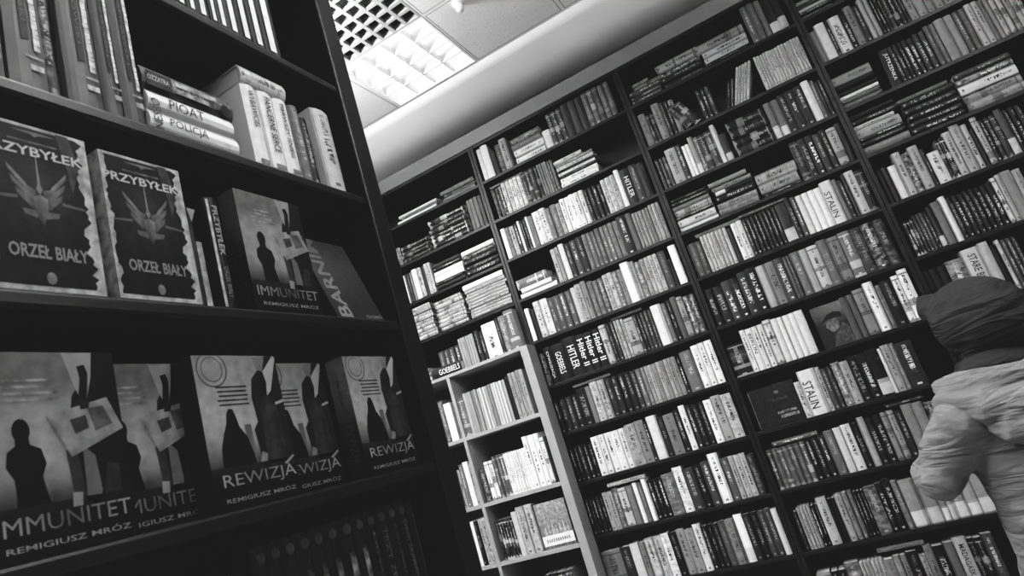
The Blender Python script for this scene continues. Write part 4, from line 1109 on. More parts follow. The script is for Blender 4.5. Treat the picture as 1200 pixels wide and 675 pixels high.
def tile_material():
    m, nt, b = new_mat('mineral_ceiling_tile'); q = NB(nt)
    tc = q.n('ShaderNodeTexCoord'); s = q.n('ShaderNodeSeparateXYZ'); nt.links.new(tc.outputs['Object'], s.inputs[0])
    fx = q.m('ABSOLUTE', q.m('SUBTRACT', q.m('FRACT', q.m('DIVIDE', q.m('ADD', s.outputs[0], 61.243), .6)), .5))
    fy = q.m('ABSOLUTE', q.m('SUBTRACT', q.m('FRACT', q.m('DIVIDE', q.m('ADD', s.outputs[1], 57.18), .6)), .5))
    e = q.m('MAXIMUM', fx, fy)
    bar = q.m('GREATER_THAN', e, .482)
    gap = q.between(e, .474, .482)
    v = q.n('ShaderNodeTexVoronoi'); nt.links.new(tc.outputs['Object'], v.inputs['Vector']); v.inputs['Scale'].default_value = 95.0
    nz = q.noise(tc.outputs['Object'], 160.0, 3.0)
    pit = q.m('MULTIPLY', q.m('LESS_THAN', v.outputs['Distance'], .3), q.m('GREATER_THAN', nz, .48))
    base = q.mix(q.m('MULTIPLY', pit, .5), .72, .36)
    base = q.mix(bar, base, .7); base = q.mix(gap, base, .2)
    nt.links.new(q.grey(base), b.inputs['Base Color']); b.inputs['Roughness'].default_value = .95
    return m
def cloth(name, g, wr):
    m, nt, b = new_mat(name); q = NB(nt)
    tc = q.n('ShaderNodeTexCoord')
    n1 = q.noise(tc.outputs['Object'], 7.0, 3.0)
    w = q.n('ShaderNodeTexNoise'); mp = q.n('ShaderNodeMapping'); mp.inputs['Scale'].default_value = (5, 5, 22)
    nt.links.new(tc.outputs['Object'], mp.inputs[0]); nt.links.new(mp.outputs[0], w.inputs['Vector']); w.inputs['Scale'].default_value = 1.0
    w.inputs['Distortion'].default_value = 1.5
    wv = q.noise(tc.outputs['Object'], 420.0, 1.0)
    hgt = q.m('ADD', q.m('MULTIPLY', q.m('ADD', n1, w.outputs[0]), wr), q.m('MULTIPLY', wv, .02))
    bp = q.n('ShaderNodeBump'); bp.inputs['Strength'].default_value = .8; bp.inputs['Distance'].default_value = .05
    nt.links.new(hgt, bp.inputs['Height']); nt.links.new(bp.outputs[0], b.inputs['Normal'])
    nt.links.new(q.grey(q.m('MULTIPLY', g, q.m('MULTIPLY_ADD', n1, .5, .75))), b.inputs['Base Color'])
    b.inputs['Roughness'].default_value = .85; b.inputs['Specular IOR Level'].default_value = .2
    return m
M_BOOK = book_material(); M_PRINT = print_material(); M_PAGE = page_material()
M_SHELF = plain('black_laminate', .010, .4, .22, (30, .2))
M_FRONT = plain('black_stained_wood', .007, .38, .28, (25, .25))
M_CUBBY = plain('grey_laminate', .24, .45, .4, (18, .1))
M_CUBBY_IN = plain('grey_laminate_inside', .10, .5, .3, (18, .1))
M_TILE = tile_material()
M_PLASTER = plain('painted_plaster', .85, .8, .2, (6, .04))
M_CORNICE = plain('stippled_cornice_paint', .2, .85, .2, (260, .2), .25)
M_WALL = plain('wall_paint', .3, .85, .2, (8, .05))
M_FLOOR = plain('grey_vinyl_floor', .45, .4, .4, (5, .15))
M_WHITE = plain('white_enamel', .8, .35, .5, (10, .03))
M_DARKVOID = plain('dark_duct', .09, .9, .1)
M_SILVER = plain('satin_reflector', .62, .4, .5, (10, .03))
M_JACKET = cloth('pale_canvas_cloth', .135, .55); M_HOOD = cloth('dark_jersey_cloth', .022, .45); M_SCARF = cloth('dark_scarf_cloth', .022, .5)
M_TROUSER = cloth('dark_trouser_cloth', .04, .5); M_SKIN = plain('skin', .38, .5, .4, (20, .05)); M_SHOE = plain('dark_leather', .02, .4, .5)
M_TUBE, _nt, _b = new_mat('lit_tube'); _b.inputs['Base Color'].default_value = (.9, .9, .9, 1)
_b.inputs['Emission Color'].default_value = (1, 1, 1, 1); _b.inputs['Emission Strength'].default_value = TUBE

# ------------------------------------------------------------------ mesh builder
class MB:
    def __init__(s): s.v = []; s.f = []; s.fm = []; s.c = []; s.uv = []; s.mats = []
    def mi(s, m):
        if m not in s.mats: s.mats.append(m)
        return s.mats.index(m)
    def vert(s, p, c=(.5, 0, 0, 0)): s.v.append(tuple(p)); s.c.append(c); return len(s.v) - 1
    def face(s, ids, m, uv=None):
        s.f.append(tuple(ids)); s.fm.append(s.mi(m)); s.uv.append(uv or [(-1, -1)] * len(ids))
    def poly(s, pts, m, c=(.5, 0, 0, 0), cs=None, uv=None):
        s.face([s.vert(p, cs[i] if cs else c) for i, p in enumerate(pts)], m, uv)
    def box(s, a, b, m, c=(.5, 0, 0, 0), T=None):
        T = T or (lambda p: p)
        (x0, y0, z0), (x1, y1, z1) = a, b
        i = [s.vert(T(p), c) for p in ((x0, y0, z0), (x1, y0, z0), (x1, y1, z0), (x0, y1, z0), (x0, y0, z1), (x1, y0, z1), (x1, y1, z1), (x0, y1, z1))]
        for q in ((0, 3, 2, 1), (4, 5, 6, 7), (0, 1, 5, 4), (1, 2, 6, 5), (2, 3, 7, 6), (3, 0, 4, 7)): s.face([i[k] for k in q], m)
    def build(s, name, parent=None, smooth=False):
        me = bpy.data.meshes.new(name); me.from_pydata(s.v, [], s.f)
        for m in s.mats: me.materials.append(m)
        me.polygons.foreach_set('material_index', s.fm)
        if smooth: me.polygons.foreach_set('use_smooth', [True] * len(s.f))
        ca = me.attributes.new('bk', 'FLOAT_COLOR', 'POINT'); ca.data.foreach_set('color', [x for c in s.c for x in c])
        ul = me.uv_layers.new(name='UVMap'); flat = [x for f in s.uv for t in f for x in t]; ul.data.foreach_set('uv', flat)
        me.update()
        o = bpy.data.objects.new(name, me); col.objects.link(o)
        if parent: o.parent = parent
        return o
def empty(name, loc=(0, 0, 0), rz=0.0):
    o = bpy.data.objects.new(name, None); o.empty_display_size = .05; col.objects.link(o)
    o.location = loc; o.rotation_euler = (0, 0, rz); return o
def tag(o, label=None, cat=None, group=None, kind=None):
    if label: o['label'] = label
    if cat: o['category'] = cat
    if group: o['group'] = group
    if kind: o['kind'] = kind
    return o
def boxobj(name, a, b, m, parent=None, bevel=0.0, org=None):
    """box in the parent's frame; a, b are world corners minus org"""
    q = MB(); o_ = org or (0, 0, 0)
    q.box(tuple(a[i] - o_[i] for i in range(3)), tuple(b[i] - o_[i] for i in range(3)), m)
    o = q.build(name, parent)
    if bevel:
        bv = o.modifiers.new('edge', 'BEVEL'); bv.width = bevel; bv.segments = 2; bv.limit_method = 'ANGLE'
    return o
# ------------------------------------------------------------------ lettering
_tc = {}
def text_geo(s, bold=0.0):
    k = (s, bold)
    if k in _tc: return _tc[k]
    cu = bpy.data.curves.new('lettering', 'FONT'); cu.body = s; cu.size = 1.0; cu.resolution_u = 2; cu.offset = bold
    ob = bpy.data.objects.new('lettering', cu); col.objects.link(ob)
    dg = bpy.context.evaluated_depsgraph_get(); me = bpy.data.meshes.new_from_object(ob.evaluated_get(dg))
    vs = [(v.co.x, v.co.y) for v in me.vertices]; fs = [tuple(p.vertices) for p in me.polygons]
    bpy.data.objects.remove(ob); bpy.data.curves.remove(cu); bpy.data.meshes.remove(me)
    x0 = min(v[0] for v in vs); x1 = max(v[0] for v in vs); y0 = min(v[1] for v in vs); y1 = max(v[1] for v in vs)
    vs = [((x - x0) / (x1 - x0), (y - y0) / (y1 - y0)) for x, y in vs]
    _tc[k] = (vs, fs); return _tc[k]
def add_text(q, s, P, m, c, bold=0.0, cf=None):
    """P maps unit text box (0..1, 0..1) to a 3-D point"""
    vs, fs = text_geo(s, bold)
    ids = [q.vert(P(x, y), cf(x, y) if cf else c) for x, y in vs]
    for f in fs: q.face([ids[i] for i in f], m)

# ------------------------------------------------------------------ books
STYLE = {'p': 0, 'l': 1, 'L': 2, 'b': 3, 'm': 4, 'w': 5, 'T': 0}
def albedo(t): return max(.008, .80 * (t / 100.0) ** 2.45)
def book_geo(qc, qp, T, w, h, d, c, rounded=True):
    """spine at local y=0, width along x, height along z; T maps local to world/parent"""
    t = min(.0022, w * .18)
    bul = min(.006, w * .24) if rounded else 0.0
    k = 5 if rounded else 2
    prof = [(0, d)]
    arc = [(w * i / (k - 1), bul * (1 - math.sin(math.pi * i / (k - 1)))) for i in range(k)]
    prof += arc + [(w, d), (w - t, d), (w - t, t + bul), (t, t + bul), (t, d)]
    lo = [qc.vert(T((x, y, 0)), c) for x, y in prof]; hi = [qc.vert(T((x, y, h)), c) for x, y in prof]
    n = len(prof)
    for i in range(n):
        j = (i + 1) % n
        uv = None
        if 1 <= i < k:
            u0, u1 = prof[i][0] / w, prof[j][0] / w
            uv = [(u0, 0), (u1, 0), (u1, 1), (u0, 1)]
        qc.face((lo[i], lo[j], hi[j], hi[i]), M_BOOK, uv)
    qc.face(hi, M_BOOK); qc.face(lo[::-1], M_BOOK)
    a = h * .985 if h < .1 else h - .004
    qp.box((t, t + bul + .0005, .003), (w - t, d - .004, a), M_PAGE, T=T)
def ink_for(t, r): return .035 if t > 45 else .14 + .42 * r * r
ORD = lambda n: '%d%s' % (n, 'th' if 10 <= n % 100 <= 20 else {1: 'st', 2: 'nd', 3: 'rd'}.get(n % 10, 'th'))
SHN = ['', 'top', 'second', 'third', 'fourth', 'fifth', 'sixth', 'seventh', 'eighth', 'ninth', 'tenth', 'eleventh']
BAY = {'A': 'far left wall bookcase', 'B': 'second wall bookcase', 'C': 'third wall bookcase', 'D': 'right wall bookcase'}
KSH = {'K': 'on top of grey cubby unit', 'K1': 'first wide cell of cubby unit', 'K2': 'second wide cell of cubby unit', 'K3': 'third wide cell of cubby unit',
       'K4': 'lowest wide cell of cubby unit', 'K1n': 'first narrow cell of cubby unit', 'K2n': 'second narrow cell of cubby unit', 'K3n': 'third narrow cell of cubby unit'}
def tone_word(t):
    return 'white' if t >= 85 else 'pale grey' if t >= 64 else 'light grey' if t >= 48 else 'mid grey' if t >= 33 else 'dark grey' if t >= 17 else 'black'
STW = {'p': 'plain', 'l': 'lettered', 'L': 'bold-lettered', 'b': 'banded', 'm': 'mottled', 'w': 'pale-footed', 'T': 'bold-titled'}
BAYGAIN = {'A': 1.0, 'B': 1.0, 'C': 1.0, 'D': 1.0, 'K': 1.0}
used = set()
stuff_c, stuff_p = MB(), MB()
stack_n = {}
def wall_books():
    # number the stacks and flat items per shelf
    smax = {}
    for r in BOOKS:
        if r[2] == 'S': smax[(r[0], r[1], r[14])] = max(smax.get((r[0], r[1], r[14]), 0), r[12])
    seen = {}
    for (bay, row, kind, x, w, z, h, tone, st, tx, lean, n, i, y, order, ind) in BOOKS:
        x, w, z, h, y = x / 1e4, w / 1e4, z / 1e4, h / 1e4, y / 1e4
        g = albedo(tone) * BAYGAIN[bay[0]]
        c = (g, ink_for(tone, rnd.random()), rnd.random(), STYLE[st] / 8.0 if not tx else 0.0)
        d = rnd.uniform(.125, .155)
        if bay.startswith('K') and bay != 'K': d = .2
        if kind == 'U':
            ca, sa = math.cos(math.radians(lean)), math.sin(math.radians(lean))
            dz = w * sa if lean > 0 else 0.0
            org = (x, y, z)
            if lean < 0: dx = 0.0
            else: dx = 0.0
            def L(p): return (p[0] * ca + p[2] * sa + dx, p[1], -p[0] * sa + p[2] * ca + (dz if lean > 0 else 0))
            W, H = w, h
        else:
            org = (x, y, z); W, H = h, w
            def L(p, t=h): return (p[2], p[1], t - p[0])
        if kind == 'S':
            place = stack_n.setdefault((bay, row), {}).setdefault(order, len(stack_n[(bay, row)]) + 1)
        if ind:
            root = empty('book', org); qc, qp, T = MB(), MB(), L
        else:
            qc, qp = stuff_c, stuff_p
            T = lambda p, L=L, o=org: tuple(L(p)[k] + o[k] for k in range(3))
        book_geo(qc, qp, T, W, H, d, c)
        if tx:
            light = tone < 50
            tc_ = ((.62 if light else .03), 0, 0, 0)
            if tx.startswith('Hitler'): f0, f1, a0, a1 = .12, .82, .14, .86
            elif tx in ('STALIN', 'BERLIN'): f0, f1, a0, a1 = (.12, .6, .24, .76) if tx == 'BERLIN' else (.25, .85, .12, .62)
            elif tx in ('HITLER', 'GOEBBELS'): f0, f1, a0, a1 = .22, .8, .3, .78
            else: f0, f1, a0, a1 = .12, .85, .3, .72
            add_text(qc, tx, lambda a, b: T((W * (a0 + (a1 - a0) * b), -.0007, H * (1 - f0 - (f1 - f0) * a))), M_PRINT, tc_, .012 if tx.startswith('Hitler') else .004)
        if not ind: continue
        cv = qc.build('cover', root); pg = qp.build('page_block', root)
        where = KSH[bay] if bay in KSH else '%s shelf, %s' % (SHN[row], BAY[bay])
        where_g = KSH[bay] if bay in KSH else 'the %s shelf of the %s' % (SHN[row], BAY[bay])
        th = W if kind == 'U' else h
        thick = 'thin ' if th < .013 else 'thick ' if th > .032 else ''
        a = thick + tone_word(tone) + ' ' + STW[st]
        if tx: a = tone_word(tone) + ' large-titled'
        if kind == 'U':
            lb = '%s book%s, %s from left, %s' % (a, ' leaning over' if lean else '', ORD(order), where)
        elif kind == 'S':
            m_ = smax[(bay, row, order)]
            ps = 'topmost' if i == m_ else 'lowest' if i == 0 else ORD(i + 1) + ' up'
            lb = '%s flat book, %s in %s stack, %s' % (a, ps, ['', 'first', 'second', 'third'][place], where)
        else:
            lb = '%s book lying flat on book tops, %s' % (a, where)
            if lb in seen: lb = lb.replace('lying', 'farther right, lying')
        seen[lb] = 1
        tag(root, lb, 'book', 'books, ' + where_g)
wall_books()
sb = stuff_c
off = len(sb.v)
for p, c_ in zip(stuff_p.v, stuff_p.c): sb.vert(p, c_)
for f, uv in zip(stuff_p.f, stuff_p.uv): sb.face([k + off for k in f], M_PAGE, uv)
tag(sb.build('packed_books'), 'smaller book spines packed tightly along the wall bookcase shelves', 'books', None, 'stuff')

# ------------------------------------------------------------------ wall bookcases
SHZ = [3.311, 3.0372, 2.7651, 2.5003, 2.2307, 1.9477, 1.6647, 1.3767, 1.0791, .7790, .4715, .17]
YF, YB, TOPZ = 3.66, 3.94, 3.568
def bookcase(x0, x1, label, z0, zs, glist):
    root = empty('bookcase', ((x0 + x1) / 2, YF, z0)); og = root.location
    boxobj('side_panel', (x0, YF, z0), (x0 + .019, YB - .006, TOPZ), M_SHELF, root, .0015, og)
    boxobj('side_panel', (x1 - .019, YF, z0), (x1, YB - .006, TOPZ), M_SHELF, root, .0015, og)
    boxobj('top_panel', (x0 + .019, YF, TOPZ - .02), (x1 - .019, YB - .006, TOPZ), M_SHELF, root, .0015, og)
    boxobj('back_panel', (x0, YB - .006, z0), (x1, YB, TOPZ), M_SHELF, root, 0, og)
    for z in zs:
        boxobj('shelf', (x0 + .019, YF, z - .02), (x1 - .019, YB - .006, z - .0004), M_SHELF, root, .0018, og)
    if z0 < .01: boxobj('plinth', (x0 + .019, YF + .02, 0), (x1 - .019, YF + .035, .149), M_SHELF, root, 0, og)
    tag(root, label, 'bookcase', 'black bookcases along the wall')
KTOP = .515 * 3.54 / 3 + CAM_H
bookcase(-2.585, -1.5725, 'far left black wall bookcase standing above the grey cubby unit', KTOP + .0005, SHZ[:4], None)
bookcase(-1.5705, -.5375, 'second black wall bookcase, full of history books, beside the cubby unit', 0, SHZ, None)
bookcase(-.5355, .4385, 'third black wall bookcase, between the second one and the hooded person', 0, SHZ, None)
bookcase(.4405, 1.4595, 'rightmost black wall bookcase, directly behind the hooded person', 0, SHZ, None)
# grey cubby unit under the left bookcase
cu = empty('cubby_unit', (-2.07, 3.54, 0)); og = cu.location
q = MB(); q.box((-1.593 - og[0], 0, 0), (-1.543 - og[0], .115, KTOP), M_CUBBY); q.box((-1.593 - og[0], .115, 0), (-1.5735 - og[0], .39, KTOP), M_CUBBY)
q.build('side_panel', cu)
boxobj('side_panel', (-2.60, 3.54, 0), (-2.565, 3.93, KTOP), M_CUBBY, cu, 0, og)
KZ = [z * 3.54 / 3 + CAM_H for z in (.182, -.155, -.44, -.735, -1.03)]
boxobj('top_panel', (-2.565, 3.54, KTOP - .02), (-1.593, 3.93, KTOP - .0003), M_CUBBY, cu, .0015, og)
for z in KZ:
    boxobj('shelf', (-2.565, 3.54, z - .022), (-2.126, 3.925, z - .0004), M_CUBBY, cu, .0015, og)
    boxobj('shelf', (-2.104, 3.54, z - .022), (-1.593, 3.925, z - .0004), M_CUBBY, cu, .0015, og)
boxobj('divider', (-2.126, 3.54, 0), (-2.104, 3.925, KTOP - .021), M_CUBBY, cu, .0015, og)
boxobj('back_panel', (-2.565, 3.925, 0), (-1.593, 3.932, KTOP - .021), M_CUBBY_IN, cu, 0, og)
tag(cu, 'grey cubby unit with open cells under the far left bookcase', 'shelf unit')

# ------------------------------------------------------------------ front display bookcase
FX = -.72
FZ = [.864 + .27, .864, .595, .323, .044, -.235, -.515, -.8, -1.08, -1.36]
FZ = [z + CAM_H for z in FZ]
fb = empty('display_bookcase', (FX - .13, .4, 0)); og = fb.location
boxobj('end_panel', (FX - .27, 1.083, 0), (FX + .004, 1.138, 3.2), M_FRONT, fb, .004, og)
boxobj('end_panel', (FX - .27, -.9, 0), (FX + .004, -.86, 3.2), M_FRONT, fb, .004, og)
boxobj('back_panel', (FX - .27, -.86, 0), (FX - .255, 1.083, 3.2), M_FRONT, fb, 0, og)
boxobj('top_panel', (FX - .255, -.86, 3.17), (FX, 1.083, 3.2), M_FRONT, fb, .003, og)
for z in FZ:
    boxobj('shelf', (FX - .255, -.86, z - .022), (FX, 1.083, z - .0004), M_FRONT, fb, .005, og)
tag(fb, 'dark display bookcase close by on the left, with face-out novels', 'bookcase')

def FT(y0, z0, xd=0.0, lean=0.0):
    """frame for books on the display bookcase: local x -> +Y, local y -> -X, local z -> Z"""
    s, c = math.sin(lean), math.cos(lean)
    def T(p): return (-p[1] * c - p[2] * s, p[0], p[2] * c - p[1] * s + 0)
    return (FX - .004 - xd, y0, z0), T
GF = 'books on the dark display bookcase'
def f_spine(y0, y1, z, h, tone, st, label, xd=0.0, deco=None, d=.14):
    org, T = FT(y0, z, xd); root = empty('book', org); qc, qp = MB(), MB()
    c = (albedo(tone), ink_for(tone, .5), rnd.random(), STYLE[st] / 8.0)
    W = y1 - y0 - .0008
    book_geo(qc, qp, T, W, h, d, c)
    if deco: deco(qc, lambda a, b, e=0.0: T((W * a, -.0006 - e, h * b)))
    qc.build('cover', root); qp.build('page_block', root)
    tag(root, label, 'book', GF); return root
def rect(q, P, a0, b0, a1, b1, t, e=0.0, nz=0.0):
    q.poly([P(a0, b0, e), P(a1, b0, e), P(a1, b1, e), P(a0, b1, e)], M_PRINT, (t, nz, 0, 0))
def vtext(q, P, s, a0, a1, b0, b1, t, e=.0002, bold=.004, up=False):
    """spine lettering; reads downwards, or upwards if up"""
    if up: add_text(q, s, lambda x, y: P(a1 + (a0 - a1) * y, b0 + (b1 - b0) * x, e), M_PRINT, (t, 0, 0, 0), bold)
    else: add_text(q, s, lambda x, y: P(a0 + (a1 - a0) * y, b1 + (b0 - b1) * x, e), M_PRINT, (t, 0, 0, 0), bold)
def htext(q, P, s, a0, a1, b0, b1, t, e=.0002, bold=.004, cf=None):
    add_text(q, s, lambda x, y: P(a0 + (a1 - a0) * x, b0 + (b1 - b0) * y, e), M_PRINT, (t, 0, 0, 0), bold, cf)

# --- face-out covers -------------------------------------------------
def f_cover(y0, z0, W, H, D, art, label, spine_t, spine_art=None, xd=0.0, lean=0.0, zlift=0.0, ink_or_dim=.5):
    org, T = FT(y0, z0 + zlift, xd, lean); root = empty('book', org); q, qp = MB(), MB()
    cs = (spine_t, .1, 0, 0); t = .002
    q.box((0, 0, 0), (W, t, H), M_PRINT, cs, T); q.box((0, D - t, 0), (W, D, H), M_PRINT, cs, T); q.box((0, t, 0), (t, D - t, H), M_PRINT, cs, T)
    qp.box((t + .0003, t + .0003, .002), (W - .003, D - t - .0003, H - .002), M_PAGE, T=T)
    art(q, lambda a, b, e=0.0: T((W * a, -.0004 - e, H * b)))
    if spine_art: spine_art(q, lambda a, b, e=0.0: T((-.0004 - e, D * (1 - a), H * b)))
    q.c = [(c[0] * ink_or_dim, c[1], c[2], c[3]) for c in q.c]  # darkens the whole cover, standing in for dim light on these shelves
    q.build('cover', root); qp.build('page_block', root)
    tag(root, label, 'book', GF); return root
def shade(q, P, a0, b0, a1, b1, fn, nx=10, ny=14, nz=0.0, e=0.0):
    ids = [[q.vert(P(a0 + (a1 - a0) * i / nx, b0 + (b1 - b0) * j / ny, e), (fn(a0 + (a1 - a0) * i / nx, b0 + (b1 - b0) * j / ny), nz, 0, 0)) for j in range(ny + 1)] for i in range(nx + 1)]
    for i in range(nx):
        for j in range(ny): q.face((ids[i][j], ids[i + 1][j], ids[i + 1][j + 1], ids[i][j + 1]), M_PRINT)
def blob(q, P, ca, cb, ra, rb, t, e, nz=0.0, n=20):
    q.poly([P(ca + ra * math.cos(2 * math.pi * k / n), cb + rb * math.sin(2 * math.pi * k / n), e) for k in range(n)], M_PRINT, (t, nz, 0, 0))
def shape(q, P, pts, t, e, nz=0.0, ts=None):
    q.poly([P(a, b, e) for a, b in pts], M_PRINT, (t, nz, 0, 0), [(x, nz, 0, 0) for x in ts] if ts else None)
def smooth01(x): x = max(0, min(1, x)); return x * x * (3 - 2 * x)
E1, E2, E3, E4, E5 = .00025, .0005, .00075, .001, .00125
def art_immunitet(q, P):
    def bg(a, b):
        t = .05 + .32 * smooth01((b - .22) / .22) * (1 - .62 * smooth01((b - .66) / .2)) * (1.1 - .5 * abs(a - .4))
        t += .1 * smooth01((b - .8) / .2) * (.5 + .5 * math.sin(5 * a + 3))
        return max(.012, t)
    shade(q, P, 0, 0, 1, 1, bg, nz=.35)
    # suited man on the right
    shape(q, P, [(.60, .20), (.57, .42), (.60, .62), (.64, .76), (.72, .84), (.78, 1), (1, 1), (1, .18)], .018, E1, .3)
    shape(q, P, [(.66, .99), (.60, 1), (.67, .80), (.735, .70), (.80, .86), (.83, 1)], .36, E2, .2)
    shape(q, P, [(.70, .92), (.76, .93), (.78, .88), (.75, .74), (.72, .69), (.69, .76), (.715, .86)], .02, E3)
    shape(q, P, [(.58, .20), (.55, .48), (.63, .50), (.66, .22)], .06, E2, .3)
    shape(q, P, [(.66, .22), (.67, .50), (.755, .44), (.775, .26), (.74, .19)], .17, E3, .3)
    shape(q, P, [(.78, .22), (.84, .40), (.93, .38), (.92, .22)], .05, E2, .5)
    # sheet of paper held in front
    shape(q, P, [(.44, .665), (.90, .745), (1.0, .57), (.585, .445)], .33, E4, .5)
    shape(q, P, [(.60, .635), (.72, .655), (.735, .585), (.63, .56)], .07, E5, .5)
    shape(q, P, [(.74, .69), (.86, .70), (.92, .60), (.78, .565)], .13, E5, .6)
    shape(q, P, [(.68, .74), (.77, .75), (.75, .69), (.69, .685)], .03, E5)
    shape(q, P, [(.55, .20), (.62, .20), (.63, .265), (.56, .27)], .36, E4, .3)
    # woman seen from behind on the left
    blob(q, P, .265, .60, .058, .06, .012, E3)
    shape(q, P, [(.225, .60), (.305, .60), (.315, .53), (.385, .505), (.41, .43), (.375, .37), (.395, .29), (.43, .16), (.19, .16), (.20, .30), (.195, .37), (.15, .43), (.165, .50), (.22, .53)], .012, E2)
    shade(q, P, 0, 0, 1, .24, lambda a, b: .012 + .02 * smooth01((b - .12) / .12) * (1 if a < .55 else .5), 6, 4, e=E3)
    for k in range(4): rect(q, P, .18 - .012 * (k % 2), .845 - .033 * k, .50 + .02 * k, .858 - .033 * k, .30, E2, 1.2)
    htext(q, P, 'IMMUNITET', .05, .97, .115, .195, .36, E5, .0, cf=lambda x, y: (.13 + .3 * abs(x - .5) * 2, .2, 0, 0))
    htext(q, P, 'REMIGIUSZ MRÓZ', .10, .95, .04, .075, .40, E5, .012)
def art_rewizja(q, P):
    def bg(a, b):
        t = .02 + .44 * smooth01((b - .18) / .35) * (1 - .30 * smooth01((b - .62) / .3)) * (1.08 - .35 * abs(a - .3))
        return max(.012, t)
    shade(q, P, 0, 0, 1, 1, bg, nz=.3)
    for r0, r1, t in ((.17, .155, .12), (.12, .11, .12)):
        n = 28
        for k in range(n):
            a, b = 2 * math.pi * k / n, 2 * math.pi * (k + 1) / n
            q.poly([P(.2 + r * math.cos(x), min(.998, .905 + r * .72 * math.sin(x)), E1) for r, x in ((r0, a), (r0, b), (r1, b), (r1, a))], M_PRINT, (t, .3, 0, 0))
    for k in range(5): rect(q, P, .20 + .012 * (k % 3), .775 - .03 * k, .56 - .01 * (k % 2), .787 - .03 * k, .07, E2, 1.2)
    # man in suit and waistcoat, cropped at the mouth
    shape(q, P, [(.60, .22), (.56, .48), (.62, .53), (.60, .70), (.64, .83), (.75, .90), (.80, 1), (1, 1), (1, .22)], .03, E1, .4)
    shape(q, P, [(.70, .99), (.72, .90), (.80, .88), (.86, 1)], .22, E2, .2)
    shape(q, P, [(.80, .88), (.97, 1), (1.0, .98), (.86, .74), (.79, .70)], .5, E2, .1)
    shape(q, P, [(.745, .87), (.80, .87), (.82, .80), (.79, .69), (.75, .74)], .015, E3)
    shape(q, P, [(.66, .24), (.66, .60), (.76, .72), (.84, .70), (.90, .60), (.92, .24)], .055, E3, .8)
    shape(q, P, [(.88, .655), (1.0, .675), (1.0, .655), (.88, .635)], .5, E4)
    shape(q, P, [(.56, .26), (.60, .33), (.66, .31), (.64, .24)], .3, E3, .4)
    # long-haired woman from behind
    shape(q, P, [(.13, .22), (.15, .38), (.20, .47), (.25, .54), (.265, .60), (.30, .635), (.345, .63), (.37, .58), (.39, .51), (.46, .44), (.50, .33), (.53, .22)], .014, E2)
    shade(q, P, 0, 0, 1, .26, lambda a, b: .012 + .03 * smooth01((b - .15) / .12), 6, 4, nz=.5, e=E3)
    rect(q, P, .45, .24, .53, .52, .16, E1, .4)
    htext(q, P, 'REWIZJA', .10, .97, .115, .215, .42, E5, .0, cf=lambda x, y: (.22 + .3 * abs(x - .5) * 2, .2, 0, 0))
    shape(q, P, [(.84, .225), (.97, .275), (.985, .265), (.87, .215)], .4, E5)
    htext(q, P, 'REMIGIUSZ MRÓZ', .10, .93, .04, .075, .38, E5, .012)
def jag(n, lo, hi, seed):
    r = random.Random(seed); return [lo + (hi - lo) * r.random() for _ in range(n)]
